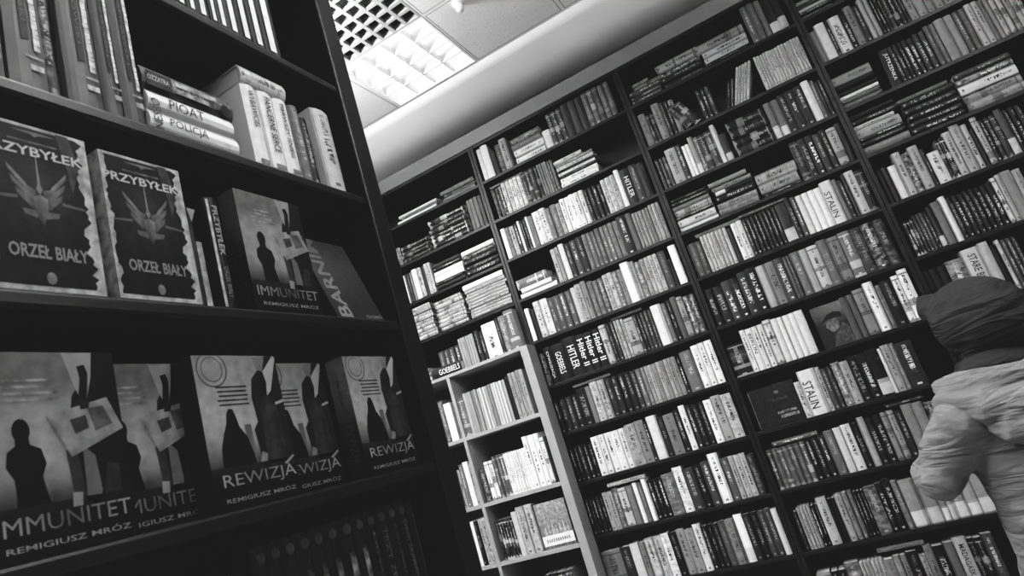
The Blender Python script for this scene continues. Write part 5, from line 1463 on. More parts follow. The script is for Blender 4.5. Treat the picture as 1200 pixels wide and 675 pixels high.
def art_eagle(q, P):
    rect(q, P, 0, 0, 1, 1, .36, 0.0, .8)
    n = 44; L_, R_, B_ = jag(n, .015, .06, 4), jag(n, .87, .935, 9), jag(14, .015, .06, 2)
    for k in range(n):
        w_ = .02 * math.sin(k * .35) + .012 * math.sin(k * 1.1); R_[k] += w_; L_[k] += w_ * .5 + .01
    pts = [(.06 + .85 * k / 13, B_[k]) for k in range(14)]
    ys = [.03 + .95 * k / (n - 1) for k in range(n)]
    left = [(L_[k], ys[k]) for k in range(n)]; right = [(R_[k], ys[k]) for k in range(n)]
    for k in range(n - 1):
        for s_ in range(4):
            def lerp(u, kk): return left[kk][0] + (right[kk][0] - left[kk][0]) * u
            u0, u1 = s_ / 4, (s_ + 1) / 4
            tt = lambda u, y: max(.012, .022 * math.exp(-((u - .5) / .35) ** 2 - ((y - .6) / .25) ** 2) + .009)
            q.poly([P(lerp(u0, k), ys[k], E1), P(lerp(u1, k), ys[k], E1), P(lerp(u1, k + 1), ys[k + 1], E1), P(lerp(u0, k + 1), ys[k + 1], E1)], M_PRINT,
                   cs=[(tt(u0, ys[k]), .5, 0, 0), (tt(u1, ys[k]), .5, 0, 0), (tt(u1, ys[k + 1]), .5, 0, 0), (tt(u0, ys[k + 1]), .5, 0, 0)])
    shape(q, P, [(.70, .99), (.82, .99), (.90, .80), (.80, .62), (.78, .75)], .05, E2, .8)
    htext(q, P, 'PRZYBYŁEK', .01, .94, .80, .86, .5, E4, .02)
    rect(q, P, .25, .885, .70, .897, .10, E2, 1.2)
    shape(q, P, [(.28, .955), (.46, .945), (.50, .93), (.54, .945), (.70, .955), (.52, .962)], .14, E2)
    # winged badge : three stacked feathers a side, blade above, shield body
    for s_ in (-1, 1):
        m = lambda a: .48 + s_ * a
        for k, (o1, z1, zi) in enumerate(((.275, .735, .575), (.25, .665, .535), (.215, .595, .495))):
            f = [(m(.035), zi + .02), (m(.10), zi + .035), (m(.13), zi + .06), (m(o1), z1), (m(o1 - .015), z1 - .042), (m(.12), zi + .012), (m(.09), zi - .012), (m(.035), zi - .02)]
            g = [.09, .2, .24, .14, .1, .17, .1, .05]; g = [x * (1 - .18 * k) for x in g]
            for a_, b_ in ((0, 7), (1, 6), (2, 5)):
                c_, d_ = a_ + 1, b_ - 1
                shape(q, P, [f[a_], f[c_], f[d_], f[b_]], .2, E2 + .00004 * (3 - k), .6, ts=[g[a_], g[c_], g[d_], g[b_]])
        shape(q, P, [(m(.04), .47), (m(.17), .47), (m(.15), .44), (m(.04), .425)], .10, E2, .6)
        shape(q, P, [(m(.20), .545), (m(.42), .53), (m(.42), .518), (m(.2), .525)], .10, E2)
    shape(q, P, [(.468, .63), (.48, .85), (.492, .63)], .24, E4, .2, ts=[.14, .32, .2])
    shape(q, P, [(.45, .60), (.468, .63), (.492, .63), (.51, .60), (.48, .57)], .18, E4, .2)
    for s_ in (-1, 1):
        shape(q, P, [(.48, .57), (.48 + s_ * .065, .545), (.48 + s_ * .055, .46), (.48, .375)], .1, E4, .6, ts=[.12, .22, .10, .05] if s_ > 0 else [.10, .16, .06, .03])
    htext(q, P, 'ORZEŁ BIAŁY', .15, .86, .185, .265, .24, E4, .022)
    blob(q, P, .49, .075, .045, .035, .16, E4, .8)
zL = lambda k: FZ[k]
def sp_torn(q, P):
    rect(q, P, 0, 0, 1, 1, .42, 0.0, 1.0)
    shape(q, P, [(0, .02), (.3, .04), (.24, .3), (.36, .5), (.2, .7), (.3, .96), (0, .98)], .03, E1)
f_cover(.380, zL(3), .121, .213, .030, art_eagle, 'dark face-out novel with winged badge and torn pale border, at the left edge', .05, sp_torn, ink_or_dim=.75)
f_cover(.517, zL(3), .118, .208, .030, art_eagle, 'dark face-out novel with winged badge, nearer the paperback with lone woman', .05, sp_torn, ink_or_dim=.75)
def deco_small(q, P):
    rect(q, P, .55, .02, 1, .66, .34, 0.0, 1.0)
    shape(q, P, [(.3, .98), (.95, .98), (.5, .84)], .22, E1)
def deco_przy(q, P):
    rect(q, P, 0, .0, .18, .97, .34, 0.0, 1.0)
    vtext(q, P, 'PRZYBYŁEK', .36, .72, .46, .92, .3, bold=.01)
    vtext(q, P, 'ORZEŁ BIAŁY', .40, .70, .08, .36, .16, bold=.01)
f_spine(.648, .671, zL(3), .165, 10, 'p', 'dark spine-out book with pale torn edge, just right of second winged-badge novel', .02, deco_small)
f_spine(.673, .700, zL(3), .178, 8, 'p', 'dark spine-out novel with white vertical author name on display shelf', .0, deco_przy)
def sp_imm(q, P):
    shade(q, P, 0, 0, 1, 1, lambda a, b: .03 + .16 * smooth01((b - .35) / .4), 3, 10, .3)
    vtext(q, P, 'IMMUNITET', .25, .75, .08, .62, .12, E2, .004)
f_cover(.731, zL(3), .142, .206, .036, art_immunitet, 'face-out paperback with lone standing woman and suited man, on the middle display shelf', .05, sp_imm)
def art_barnim(q, P):
    shade(q, P, 0, 0, 1, 1, lambda a, b: .035 + .10 * smooth01(b * 1.1) * (1 - .5 * a), 6, 8, .2)
    add_text(q, 'BARNIM', lambda x, y: P(.33 - .25 * y, .03 + .97 * x, E2), M_PRINT, (.30, .2, 0, 0), .02)
    htext(q, P, 'OGIEŃ', .62, .97, .035, .085, .42, E2, .006)
    htext(q, P, 'B. WOJCIECH', .35, .72, .90, .925, .12, E2, .0)
    rect(q, P, .5, .85, .72, .868, .10, E2, .8)
f_cover(.927, zL(3), .135, .195, .03, art_barnim, 'leaning dark grey face-out novel with big vertical title beside end panel', .05, None, .012, math.radians(17))
# lower face-out row
f_cover(.352, zL(4), .143, .208, .034, art_immunitet, 'face-out paperback with suited man, leftmost and nearest on the lower display shelf', .05, sp_imm, .0, ink_or_dim=.5)
f_cover(.478, zL(4), .143, .206, .034, art_immunitet, 'face-out paperback half hidden behind the nearest suited-man paperback', .05, sp_imm, .036, ink_or_dim=.5)
f_cover(.600, zL(4), .143, .205, .034, art_rewizja, 'face-out paperback with long-haired woman, first of three on the lower display shelf', .05, None, .0, ink_or_dim=.5)
def sp_rew(q, P):
    shade(q, P, 0, 0, 1, 1, lambda a, b: .04 + .22 * smooth01((b - .3) / .4), 3, 10, .3)
    vtext(q, P, 'REWIZJA', .22, .78, .10, .50, .16, E2, .004)
    vtext(q, P, 'REMIGIUSZ MRÓZ', .4, .6, .55, .82, .1, E2, .004)
f_cover(.735, zL(4), .143, .205, .034, art_rewizja, 'face-out paperback with long-haired woman, overlapped middle one of three', .05, None, .036, ink_or_dim=.5)
f_cover(.894, zL(4), .143, .205, .038, art_rewizja, 'face-out paperback with long-haired woman and visible spine, beside the end panel', .05, sp_rew, .0, ink_or_dim=.5)
# upper shelf : tall blurred spines, stack, white novels
def deco_tall(q, P):
    rect(q, P, .36, .30, .56, .98, .03, 0.0, .6)
    vtext(q, P, 'SAPKOWSKI', .40, .52, .42, .96, .09, E2)
    r = random.Random(3); z = .24
    while z < .97:
        hh = r.uniform(.02, .06); rect(q, P, .64 + r.uniform(0, .03), z, .83 - r.uniform(0, .03), z + hh, .5, E1, .9); rect(q, P, .67, z + hh - .001, .74, z + hh + .007, .4, E1, .9); z += hh + .006
    rect(q, P, .4, .185, .9, .20, .2, E1, 1.2); rect(q, P, .5, .11, .86, .145, .28, E1, 1.2)
for k, (a, b, t) in enumerate(((.378, .421, 42), (.425, .4705, 42), (.494, .541, 42), (.5415, .569, 36), (.570, .602, 34))):
    f_spine(a, b, zL(2), .232 - .006 * (k > 2), t, 'p', 'tall rounded grey spine with dark title strip, %s of five' % ['leftmost', 'second from left', 'middle', 'fourth', 'rightmost, beside flat stack'][k], 0, deco_tall)
f_spine(.4715, .493, zL(2), .225, 7, 'm', 'tall black book between grey spines with title strips, upper display shelf', .012)
def f_flat(y0, y1, z, t, tone, st, label, deco=None, xd=0.0, d=.14):
    org = (FX - .004 - xd, y0, z); root = empty('book', org); qc, qp = MB(), MB()
    T = lambda p: (-p[1], p[2], t - p[0])
    book_geo(qc, qp, T, t - .0006, y1 - y0, d, (albedo(tone), ink_for(tone, .5), rnd.random(), STYLE[st] / 8.0))
    L = y1 - y0
    if deco: deco(qc, lambda a, b, e=0.0: T((t * (1 - b), -.0006 - e, L * a)))
    qc.build('cover', root); qp.build('page_block', root); tag(root, label, 'book', GF)
def deco_pol(q, P): htext(q, P, 'POLICJA', .20, .62, .25, .75, .03, E2, .0); vtext(q, P, 'NESBØ', .03, .12, .04, 1.55, .05, E2, .006, True)
def deco_pio(q, P): htext(q, P, 'PIOAT', .22, .62, .25, .75, .03, E2, .0)
def deco_top(q, P):
    rect(q, P, .04, .15, .3, .8, .03, 0, .5); htext(q, P, 'OZZATRA', .05, .27, .4, .62, .4, E2, .01)
    rect(q, P, .34, .55, .8, .75, .3, E1, 1.3); rect(q, P, .34, .22, .7, .42, .2, E1, 1.3); blob(q, P, .9, .3, .06, .3, .02, E1, .5)
f_flat(.606, .765, zL(2), .034, 92, 'p', 'white thin-lettered novel at the bottom of the flat stack, upper display shelf', deco_pol)
f_flat(.608, .762, zL(2) + .0345, .034, 92, 'p', 'white thin-lettered novel in the middle of the flat stack, upper display shelf', deco_pio)
f_flat(.604, .768, zL(2) + .069, .040, 34, 'm', 'mottled grey novel on top of the flat stack, upper display shelf', deco_top)
def deco_w(s):
    def f(q, P): vtext(q, P, s, .3, .68, .22 if len(s) > 11 else .45, .93, .03, E2, .006); rect(q, P, .2, .02, .8, .07, .1, E1, 1.0)
    return f
for a, b, s, l in ((.803, .837, 'WYBAWICIEL', 'nearest the flat stack'), (.8375, .877, 'PANCERNE SERCE', 'middle one'), (.8775, .913, 'PIERWSZY ŚNIEG', 'beside the grey spine')):
    f_spine(a, b, zL(2), .162, 90, 'p', 'white novel with black vertical title, %s of three, upper display shelf' % l, 0, deco_w(s))
f_flat(.806, .914, zL(2) + .1665, .036, 80, 'm', 'pale worn book lying on top of three white novels, upper display shelf')
f_spine(.9145, .943, zL(2), .162, 40, 'm', 'mottled grey novel spine just right of the white novels, upper display shelf')
f_spine(.9435, .972, zL(2), .150, 10, 'l', 'black novel spine between mottled grey and pale slim one, upper display shelf', .008)
f_spine(.982, 1.036, zL(2), .183, 74, 'l', 'pale grey wide novel standing at the end of upper display shelf', 0)
# topmost visible row
xs_ = [.700, .722, .742, .768, .786, .808, .836, .866, .897, .936]
for k in range(9):
    def deco(q, P, k=k): rect(q, P, .12, .03, .52, .97, .72, 0, .3)
    f_spine(xs_[k], xs_[k + 1], zL(1), .20, 30 if k % 3 else 22, 'p', 'grey spine with white vertical stripe, %s from left on highest display shelf' % ORD(k + 1), 0, deco)
# bottom row
def art_frame(q, P):
    rect(q, P, 0, 0, 1, 1, .03, 0, .5); rect(q, P, .1, .05, .9, .86, .10, E1, .3); rect(q, P, .14, .08, .86, .83, .05, E2, .4); rect(q, P, .25, .90, .75, .92, .1, E2, 1.2)
f_cover(.53, zL(5), .105, .205, .03, art_frame, 'dark framed face-out cover left of the spine row, lowest display shelf', .03, None, .02)
ys_ = [.643, .668, .693, .72, .748, .775, .806, .838, .865, .893, .921, .949, .976, 1.0]
for k in range(13):
    def deco(q, P, k=k):
        if k == 12:
            vtext(q, P, 'NIEZNANY', .4, .6, .2, .9, .05); return
        blob(q, P, .5, .93, .3, .035, .035, 0, .8)
        if k < 8: rect(q, P, .3, .45 - .02 * (k % 3), .7, .78, .05 if k < 6 else .10, E1, 1.6)
        else: vtext(q, P, ['A MY WCIĄŻ DO DA', 'TRZY ZŁAMANE', 'A MY WCIĄŻ DO DA', 'DWA ZŁAMANE SERCA'][k - 8], .3, .7, .2, .86, .09, E2, .008)
    f_spine(ys_[k], ys_[k + 1], zL(5), .228 if k < 12 else .222, 16 if k < 12 else 10, 'p', 'dim dark spine with small round emblem, %s from left on lowest display shelf' % ORD(k + 1) if k < 12 else 'dim black spine at the right end of lowest display shelf', .006, deco)

# ------------------------------------------------------------------ extra face-out things on the wall shelves
def wall_cover(name, x0, z0, W, H, D, y, art, label, tone, rz=0.0, cat='book', group=None):
    root = empty(name, (x0, y, z0), rz); q, qp = MB(), MB(); cs = (tone, .1, 0, 0); t = .002
    q.box((0, 0, 0), (W, t, H), M_PRINT, cs); q.box((0, D - t, 0), (W, D, H), M_PRINT, cs); q.box((0, t, 0), (t, D - t, H), M_PRINT, cs)
    qp.box((t + .0003, t + .0003, .002), (W - .003, D - t - .0003, H - .002), M_PAGE)
    art(q, lambda a, b, e=0.0: (W * a, -.0004 - e, H * b))
    q.build('cover', root); qp.build('page_block', root); tag(root, label, cat, group)
def art_portrait(q, P):
    shade(q, P, 0, 0, 1, 1, lambda a, b: .02 + .10 * smooth01((b - .45) / .5) * (.4 + .6 * a), 6, 8, .3)
    shape(q, P, [(.30, .62), (.60, .66), (.67, .52), (.60, .40), (.46, .33), (.36, .35), (.33, .42), (.27, .47)], .09, E1, .8, ts=[.05, .07, .06, .10, .08, .12, .13, .12])
    shape(q, P, [(.16, .60), (.40, .64), (.64, .64), (.80, .62), (.78, .74), (.60, .79), (.40, .76)], .014, E2)
    shape(q, P, [(.30, 0), (.42, .24), (.60, .38), (.74, .50), (.88, .34), (.95, .18), (.96, 0)], .05, E2, .8)
    rect(q, P, .965, 0, 1, 1, .62, E3)
wall_cover('book', -.062, SHZ[6] + .0002, .165, .213, .03, 3.69, art_portrait, 'face-out dark cover with capped head in profile, seventh shelf, third wall bookcase', .05, group='books, the seventh shelf of the third wall bookcase')
def art_dark(q, P):
    rect(q, P, 0, 0, 1, 1, .018, 0, .5)
    rect(q, P, .02, .02, .035, .96, .12, E1)
    rect(q, P, .52, .16, .90, .23, .16, E1, 1.6); rect(q, P, .48, .27, .88, .33, .12, E1, 1.6)
    rect(q, P, .4, .60, .8, .66, .03, E1, 1.2); blob(q, P, .6, .8, .05, .04, .10, E1)
wall_cover('book', -.498, SHZ[7] + .0002, .235, .205, .03, 3.69, art_dark, 'wide black face-out cover with grey lettering, eighth shelf, third wall bookcase', .02, group='books, the eighth shelf of the third wall bookcase')
def art_mag(q, P):
    shade(q, P, 0, 0, 1, 1, lambda a, b: .10 + .14 * b, 4, 6, .8)
    for k in range(7): shape(q, P, [(.12 + .12 * k, .28), (.17 + .12 * k, .5 + .06 * (k % 3)), (.22 + .12 * k, .28)], .3, E1, .8)
    rect(q, P, 0, .06, 1, .28, .62, E2, .2)
    for k in range(11): rect(q, P, .12 + .07 * k, .13, .17 + .07 * k, .20, .2, E3, 1.0)
wall_cover('magazine', -1.815, KZ[2] + .0003, .195, .25, .012, 3.575, art_mag, 'face-out landscape magazine with white title strip in third cubby cell', .2, 0, 'magazine')
def art_dkcov(q, P): rect(q, P, 0, 0, 1, 1, .035, 0, 1.4)
wall_cover('book', -1.91, KZ[2] + .0003, .085, .27, .012, 3.69, art_dkcov, 'dark face-out cover behind the magazine in third cubby cell', .03)
# the flat black biography lying on the cubby unit
gb = empty('book', (-2.215, 3.552, KTOP + .0004), math.radians(1.5)); qc, qp = MB(), MB(); tt = .062
T = lambda p: (p[2], p[1], tt - p[0])
book_geo(qc, qp, T, tt - .0004, .205, .135, (.014, .5, .3, 0))
add_text(qc, 'GOEBBELS', lambda a, b: (.045 + .152 * a, -.0008, .014 + .034 * b), M_PRINT, (.62, 0, 0, 0), .004)
qc.build('cover', gb); qp.build('page_block', gb)
tag(gb, 'thick black book with white title lying flat on the grey cubby unit', 'book', 'books, on top of grey cubby unit')
# pale pamphlet stack at the left end of the cubby top
for k, (dx, t) in enumerate(((0, 70), (.01, 40), (-.005, 60))):
    root = empty('book', (-2.42 + dx, 3.556, KTOP + .0004 + k * .0295)); qc, qp = MB(), MB(); th_ = .029
    book_geo(qc, qp, lambda p: (p[2], p[1], th_ - p[0]), th_ - .0004, .185, .135, (albedo(t), ink_for(t, .5), rnd.random(), 1 / 8))
    qc.build('cover', root); qp.build('page_block', root)
    tag(root, '%s book, %s of the flat pile left of the flat black book' % (tone_word(t), ['lowest', 'middle', 'topmost'][k]), 'book', 'books, on top of grey cubby unit')

# ------------------------------------------------------------------ room shell
CZ = 3.93
def struct(name, q, smooth=False): return tag(q.build(name, None, smooth), None, None, None, 'structure')
X0, X1, Y0 = -3.6, 3.4, -2.6
q = MB(); q.box((X0, Y0, -.1), (X1, 4.43, -.0005), M_FLOOR); struct('floor', q)
q = MB(); HX0, HX1, HY0, YE = -1.843, -1.243, 2.22, 3.43
for a, b in (((X0, Y0), (HX0, YE)), ((HX1, Y0), (X1, YE)), ((HX0, Y0), (HX1, HY0))): q.box((a[0], a[1], CZ), (b[0], b[1], CZ + .02), M_TILE)
q.box((HX0, 3.415, CZ), (HX1, YE, CZ + .02), M_TILE)
struct('ceiling', q)
# curved plaster cove behind the cornice, running down into the back wall
prof = [(3.43, CZ + .02), (3.43, CZ), (3.52, CZ - .020), (3.62, CZ - .048), (3.70, CZ - .072), (3.77, CZ - .088), (3.84, CZ - .098), (3.92, CZ - .103), (4.05, CZ - .106), (4.33, CZ - .108), (4.33, 0), (4.43, 0), (4.43, CZ + .02)]
q = MB(); lo = [q.vert((X0, y, z)) for y, z in prof]; hi = [q.vert((X1, y, z)) for y, z in prof]
for k in range(len(prof)):
    j = (k + 1) % len(prof); q.face((lo[k], hi[k], hi[j], lo[j]), M_PLASTER if k < 9 else M_WALL)
q.face(lo[::-1], M_PLASTER); q.face(hi, M_PLASTER)
o = struct('wall_back', q); 
for p in o.data.polygons: p.use_smooth = 1 <= p.index <= 8
q = MB(); q.box((X0, 3.655, TOPZ + .0015), (X1, 3.68, 1.69 * 1.22 + CAM_H), M_CORNICE); struct('trim_1', q)
q = MB(); q.box((X0 - .1, Y0, 0), (X0, 4.43, CZ), M_WALL); struct('wall_left', q)
q = MB(); q.box((X1, Y0, 0), (X1 + .1, 4.43, CZ), M_WALL); struct('wall_right', q)
q = MB(); q.box((X0 - .1, Y0 - .1, 0), (X1 + .1, Y0, CZ), M_WALL); struct('wall_front', q)
# ------------------------------------------------------------------ ceiling fittings
def area_light(loc, size, power, parent=None, spread=180):
    l = bpy.data.lights.new('lamp', 'AREA'); l.shape = 'SQUARE'; l.size = size; l.energy = power; l.spread = math.radians(spread)
    o = bpy.data.objects.new('lamp', l); col.objects.link(o); o.location = loc
    if parent: o.parent = parent
    return o
def louvre_light(cx, cy, z, power, label, up=0):
    root = empty('ceiling_light', (cx, cy, z)); s = .298
    fr = MB()
    for a, b in (((-s, -s), (s, -s + .012)), ((-s, s - .012), (s, s)), ((-s, -s + .012), (-s + .012, s - .012)), ((s - .012, -s + .012), (s, s - .012))):
        fr.box((a[0], a[1], -.002), (b[0], b[1], .10), M_WHITE)
    fr.box((-s, -s, .10), (s, s, .105), M_WHITE)
    fr.build('housing', root)
    lv = MB(); n = 4; g = (s - .012) * 2 / n
    for k in range(1, n):                      # blades across the tubes, thick reflectors along them
        x = -s + .012 + g * k
        lv.box((x - .003, -s + .012, .003), (x + .003, s - .012, .045), M_SILVER)
        # parabolic reflector ridge between two tubes
        y = x; P0 = [(-s + .012, y - .004, .002), (-s + .012, y + .004, .002), (-s + .012, y + .03, .055), (-s + .012, y - .03, .055)]
        P1 = [(s - .012, p[1], p[2]) for p in P0]
        i = [lv.vert(p) for p in P0 + P1]
        for f in ((0, 1, 5, 4), (1, 2, 6, 5), (3, 0, 4, 7), (2, 3, 7, 6), (0, 3, 2, 1), (4, 5, 6, 7)): lv.face([i[k_] for k_ in f], M_SILVER)
    lv.build('louvre', root)
    for k in range(n):
        y = -s + .012 + g * (k + .5); tb = MB(); m = 10; r = .013
        A = [[tb.vert((x, y + r * math.cos(2 * math.pi * i / m), .072 + r * math.sin(2 * math.pi * i / m))) for i in range(m)] for x in (-s + .02, s - .02)]
        for i in range(m): tb.face((A[0][i], A[0][(i + 1) % m], A[1][(i + 1) % m], A[1][i]), M_TUBE)
        tb.face(A[0][::-1], M_TUBE); tb.face(A[1], M_TUBE)
        tb.build('tube', root)
    if power: area_light((0, 0, -.004), .55, power, root)
    if up:
        o = area_light((0, 0, .112), .55, up, root); o.rotation_euler = (math.pi, 0, 0)  # added upward lamp, only there to brighten the ceiling
    tag(root, label, 'ceiling light'); return root
louvre_light(-1.543, 3.115, CZ, P_MAIN, 'lit square louvred ceiling light beside the lattice vent')
for k, (x, y, dz, pw, up, lb) in enumerate(ADDED_LAMPS):
    louvre_light(x, y, CZ - dz, pw, 'added out-of-view louvred light ' + lb, up)['group'] = 'added lights out of view'
M_VENT = plain('vent_enamel', .4, .5, .3, (10, .05))
vt = empty('air_vent', (-1.543, 2.518, CZ)); s = .298; q = MB()
for a, b in (((-s, -s), (s, -s + .014)), ((-s, s - .014), (s, s)), ((-s, -s + .014), (-s + .014, s - .014)), ((s - .014, -s + .014), (s, s - .014))):
    q.box((a[0], a[1], -.001), (b[0], b[1], .03), M_VENT)
q.build('frame', vt)
q = MB(); n = 7; g = (s - .014) * 2 / n
for k in range(1, n):
    x = -s + .014 + g * k
    for hw, z0, z1 in ((.0095, .0, .012), (.004, .012, .035)):
        q.box((x - hw, -s + .014, z0), (x + hw, s - .014, z1), M_VENT)
    for j in range(n):
        y0 = -s + .014 + g * j; a = y0 + (.0095 if j else 0); b = y0 + g - (.0095 if j < n - 1 else 0)
    q.box((-s + .014, x - .0095, .0005), (s - .014, x + .0095, .0115), M_VENT); q.box((-s + .014, x - .004, .0115), (s - .014, x + .004, .0345), M_VENT)
q.build('lattice', vt)
q = MB(); q.box((-s, -s, .17), (s, s, .18), M_DARKVOID); 
for a, b in (((-s - .004, -s), (-s, s)), ((s, -s), (s + .004, s)), ((-s, -s - .004), (s, -s)), ((-s, s), (s, s + .003))): q.box((a[0], a[1], .021), (b[0], b[1], .17), M_DARKVOID)
q.build('duct', vt)
tag(vt, 'white square lattice air vent in the ceiling beside the lit panel', 'vent')
cf = empty('ceiling_sensor', (-1.13, 2.83, CZ)); q = MB(); q2 = MB(); m = 16
def lathe(q, pr, m, mat, n=20):
    R_ = [[q.vert((r * math.cos(2 * math.pi * i / n), r * math.sin(2 * math.pi * i / n), z)) for i in range(n)] for r, z in pr]
    for a in range(len(pr) - 1):
        for i in range(n): q.face((R_[a][i], R_[a][(i + 1) % n], R_[a + 1][(i + 1) % n], R_[a + 1][i]), mat)
    q.face(R_[0][::-1], mat); q.face(R_[-1], mat)
lathe(q, [(.03, -.0005), (.036, -.012), (.034, -.02)][::-1], m, M_WHITE); q.build('base', cf, True)
lathe(q2, [(.022, -.02), (.024, -.05), (.016, -.062)][::-1], m, M_WHITE); q2.build('head', cf, True)
cf.location = SENSOR
tag(cf, 'small pale fitting hanging from a ceiling tile near the top', 'sensor')

# ------------------------------------------------------------------ person
def ell(bm, c, r, rot=None):
    M = Matrix.Translation(c) @ (rot or Matrix.Identity(4)) @ Matrix.Diagonal((r[0], r[1], r[2], 1))
    bmesh.ops.create_icosphere(bm, subdivisions=3, radius=1.0, matrix=M)
def tube(bm, pts, n=16, flat=None):
    """pts: (x,y,z,rx[,ry]) rings swept along the path, closed and rounded by end spheres"""
    rings = []
    for k, p in enumerate(pts):
        a = Vector(pts[max(k - 1, 0)][:3]); b = Vector(pts[min(k + 1, len(pts) - 1)][:3]); d = (b - a).normalized()
        up = Vector((0, 1, 0)) if abs(d.y) < .9 else Vector((1, 0, 0))
        s = up.cross(d).normalized(); t = d.cross(s)
        rx = p[3]; ry = p[4] if len(p) > 4 else rx
        rings.append([bm.verts.new(Vector(p[:3]) + s * rx * math.cos(2 * math.pi * i / n) + t * ry * math.sin(2 * math.pi * i / n)) for i in range(n)])
    for a, b in zip(rings, rings[1:]):
        for i in range(n): bm.faces.new((a[i], a[(i + 1) % n], b[(i + 1) % n], b[i]))
    bm.faces.new(rings[0][::-1]); bm.faces.new(rings[-1])
    for p in (pts[0], pts[-1]):
        r = min(p[3], p[4] if len(p) > 4 else p[3]) * .97
        bmesh.ops.create_icosphere(bm, subdivisions=2, radius=r, matrix=Matrix.Translation(p[:3]))
def fuse(name, fn, voxel, mat, parent, smooth=6, post=None):
    bm = bmesh.new(); fn(bm); bmesh.ops.recalc_face_normals(bm, faces=bm.faces); me = bpy.data.meshes.new(name + '_raw'); bm.to_mesh(me); bm.free()
    ob = bpy.data.objects.new(name, me); col.objects.link(ob)
    r = ob.modifiers.new('fuse', 'REMESH'); r.mode = 'VOXEL'; r.voxel_size = voxel
    sm = ob.modifiers.new('smooth', 'SMOOTH'); sm.iterations = smooth; sm.factor = .5
    dg = bpy.context.evaluated_depsgraph_get(); m2 = bpy.data.meshes.new_from_object(ob.evaluated_get(dg)); m2.name = name
    bpy.data.objects.remove(ob); bpy.data.meshes.remove(me)
    if post: post(m2)
    m2.materials.clear(); m2.materials.append(mat)
    m2.polygons.foreach_set('use_smooth', [True] * len(m2.polygons))
    o = bpy.data.objects.new(name, m2); col.objects.link(o); o.parent = parent; return o
pr = empty('person', (PX, PY, 0), math.radians(PROT))
EL, ER = (-.245, .12, 1.215), (.25, .12, 1.2)
HL, HR = (-.03, .215, 1.25), (.11, .20, 1.17)
def hand(bm, w, d, side):
    w = Vector(w); d = Vector(d).normalized(); s = Vector((side, 0, 0)); up = s.cross(d).normalized()
    tube(bm, [(*w, .026, .02), (*(w + d * .05), .038, .016), (*(w + d * .085), .036, .014)], 12)
    for k, (ln, o) in enumerate(((.07, -.028), (.08, -.009), (.074, .01), (.058, .028))):
        a = w + d * .082 + s * o; b = a + d * ln * .5 + up * .004; c = b + d * ln * .3 + up * .02; e = c + d * ln * .1 + up * .018
        tube(bm, [(*a, .0095), (*b, .009), (*c, .0085), (*e, .0075)], 8)
    a = w + d * .03 - s * .028; b = a - s * .028 + d * .03 + up * .01; c = b + d * .028 + up * .014
    tube(bm, [(*a, .0095), (*b, .0105), (*c, .009)], 8)
def body(bm):
    tube(bm, [(0, -.01, .92, .15, .10), (0, -.005, 1.05, .135, .09), (0, 0, 1.2, .15, .10), (0, -.01, 1.36, .16, .10), (0, -.01, 1.42, .10, .075), (0, 0, 1.46, .055), (0, .012, 1.52, .052)])
    ell(bm, (0, .02, 1.585), (.075, .092, .105)); ell(bm, (0, .035, 1.53), (.045, .05, .045))
    ell(bm, (0, .115, 1.575), (.012, .018, .026)); ell(bm, (0, .098, 1.537), (.024, .012, .008))
    for s in (-1, 1):
        ell(bm, (s * .031, .100, 1.598), (.013, .010, .009)); ell(bm, (s * .077, .01, 1.58), (.010, .018, .03))
        tube(bm, [(s * .085, 0, .93, .085), (s * .1, .0, .75, .075), (s * .105, .01, .5, .055), (s * .11, -.01, .3, .05), (s * .115, -.02, .1, .036), (s * .115, -.01, .06, .036)])
        tube(bm, [(s * .115, -.04, .045, .036), (s * .12, .06, .035, .036, .03), (s * .125, .15, .03, .034, .022)])
        E, H = (EL, HL) if s < 0 else (ER, HR)
        tube(bm, [(s * .16, -.01, 1.38, .055), (*E, .043), (*H, .026)])
        hand(bm, H, (.95, .25, .1) if s < 0 else (-.55, .5, -.1), s)
fuse('body', body, .0065, M_SKIN, pr, 3)
def jacket(bm):
    tube(bm, [(0, 0, .80, .205, .155), (0, -.005, .90, .20, .152), (0, -.005, 1.03, .185, .14), (0, -.01, 1.18, .195, .145), (0, -.015, 1.30, .205, .142), (0, -.02, 1.385, .185, .118), (0, -.015, 1.44, .12, .092), (0, -.005, 1.475, .09, .085)], 24)
    for s in (-1, 1):
        E, H = (EL, HL) if s < 0 else (ER, HR); E = Vector(E); H = Vector(H)
        tube(bm, [(s * .14, -.015, 1.385, .078), (s * .195, .005, 1.345, .076), (*(Vector((s * .2, .02, 1.33)) * .45 + E * .55), .076), (*E, .071), (*(E * .55 + H * .45), .056), (*(E * .2 + H * .8), .046)], 18)
        ell(bm, E + Vector((s * .008, -.02, -.008)), (.058, .06, .05))
def hem_cut(me): pass
def wrinkle(amp, fz, seed):
    def f(me):
        from mathutils import noise
        for v in me.vertices:
            p = v.co; n_ = noise.noise(Vector((p.x * 6 + seed, p.y * 6, p.z * fz))) + .5 * noise.noise(Vector((p.x * 14, p.y * 14 + seed, p.z * fz * 2.2)))
            v.co += v.normal * amp * n_
    return f
fuse('jacket', jacket, .010, M_JACKET, pr, 4, wrinkle(.009, 13, 3.0))
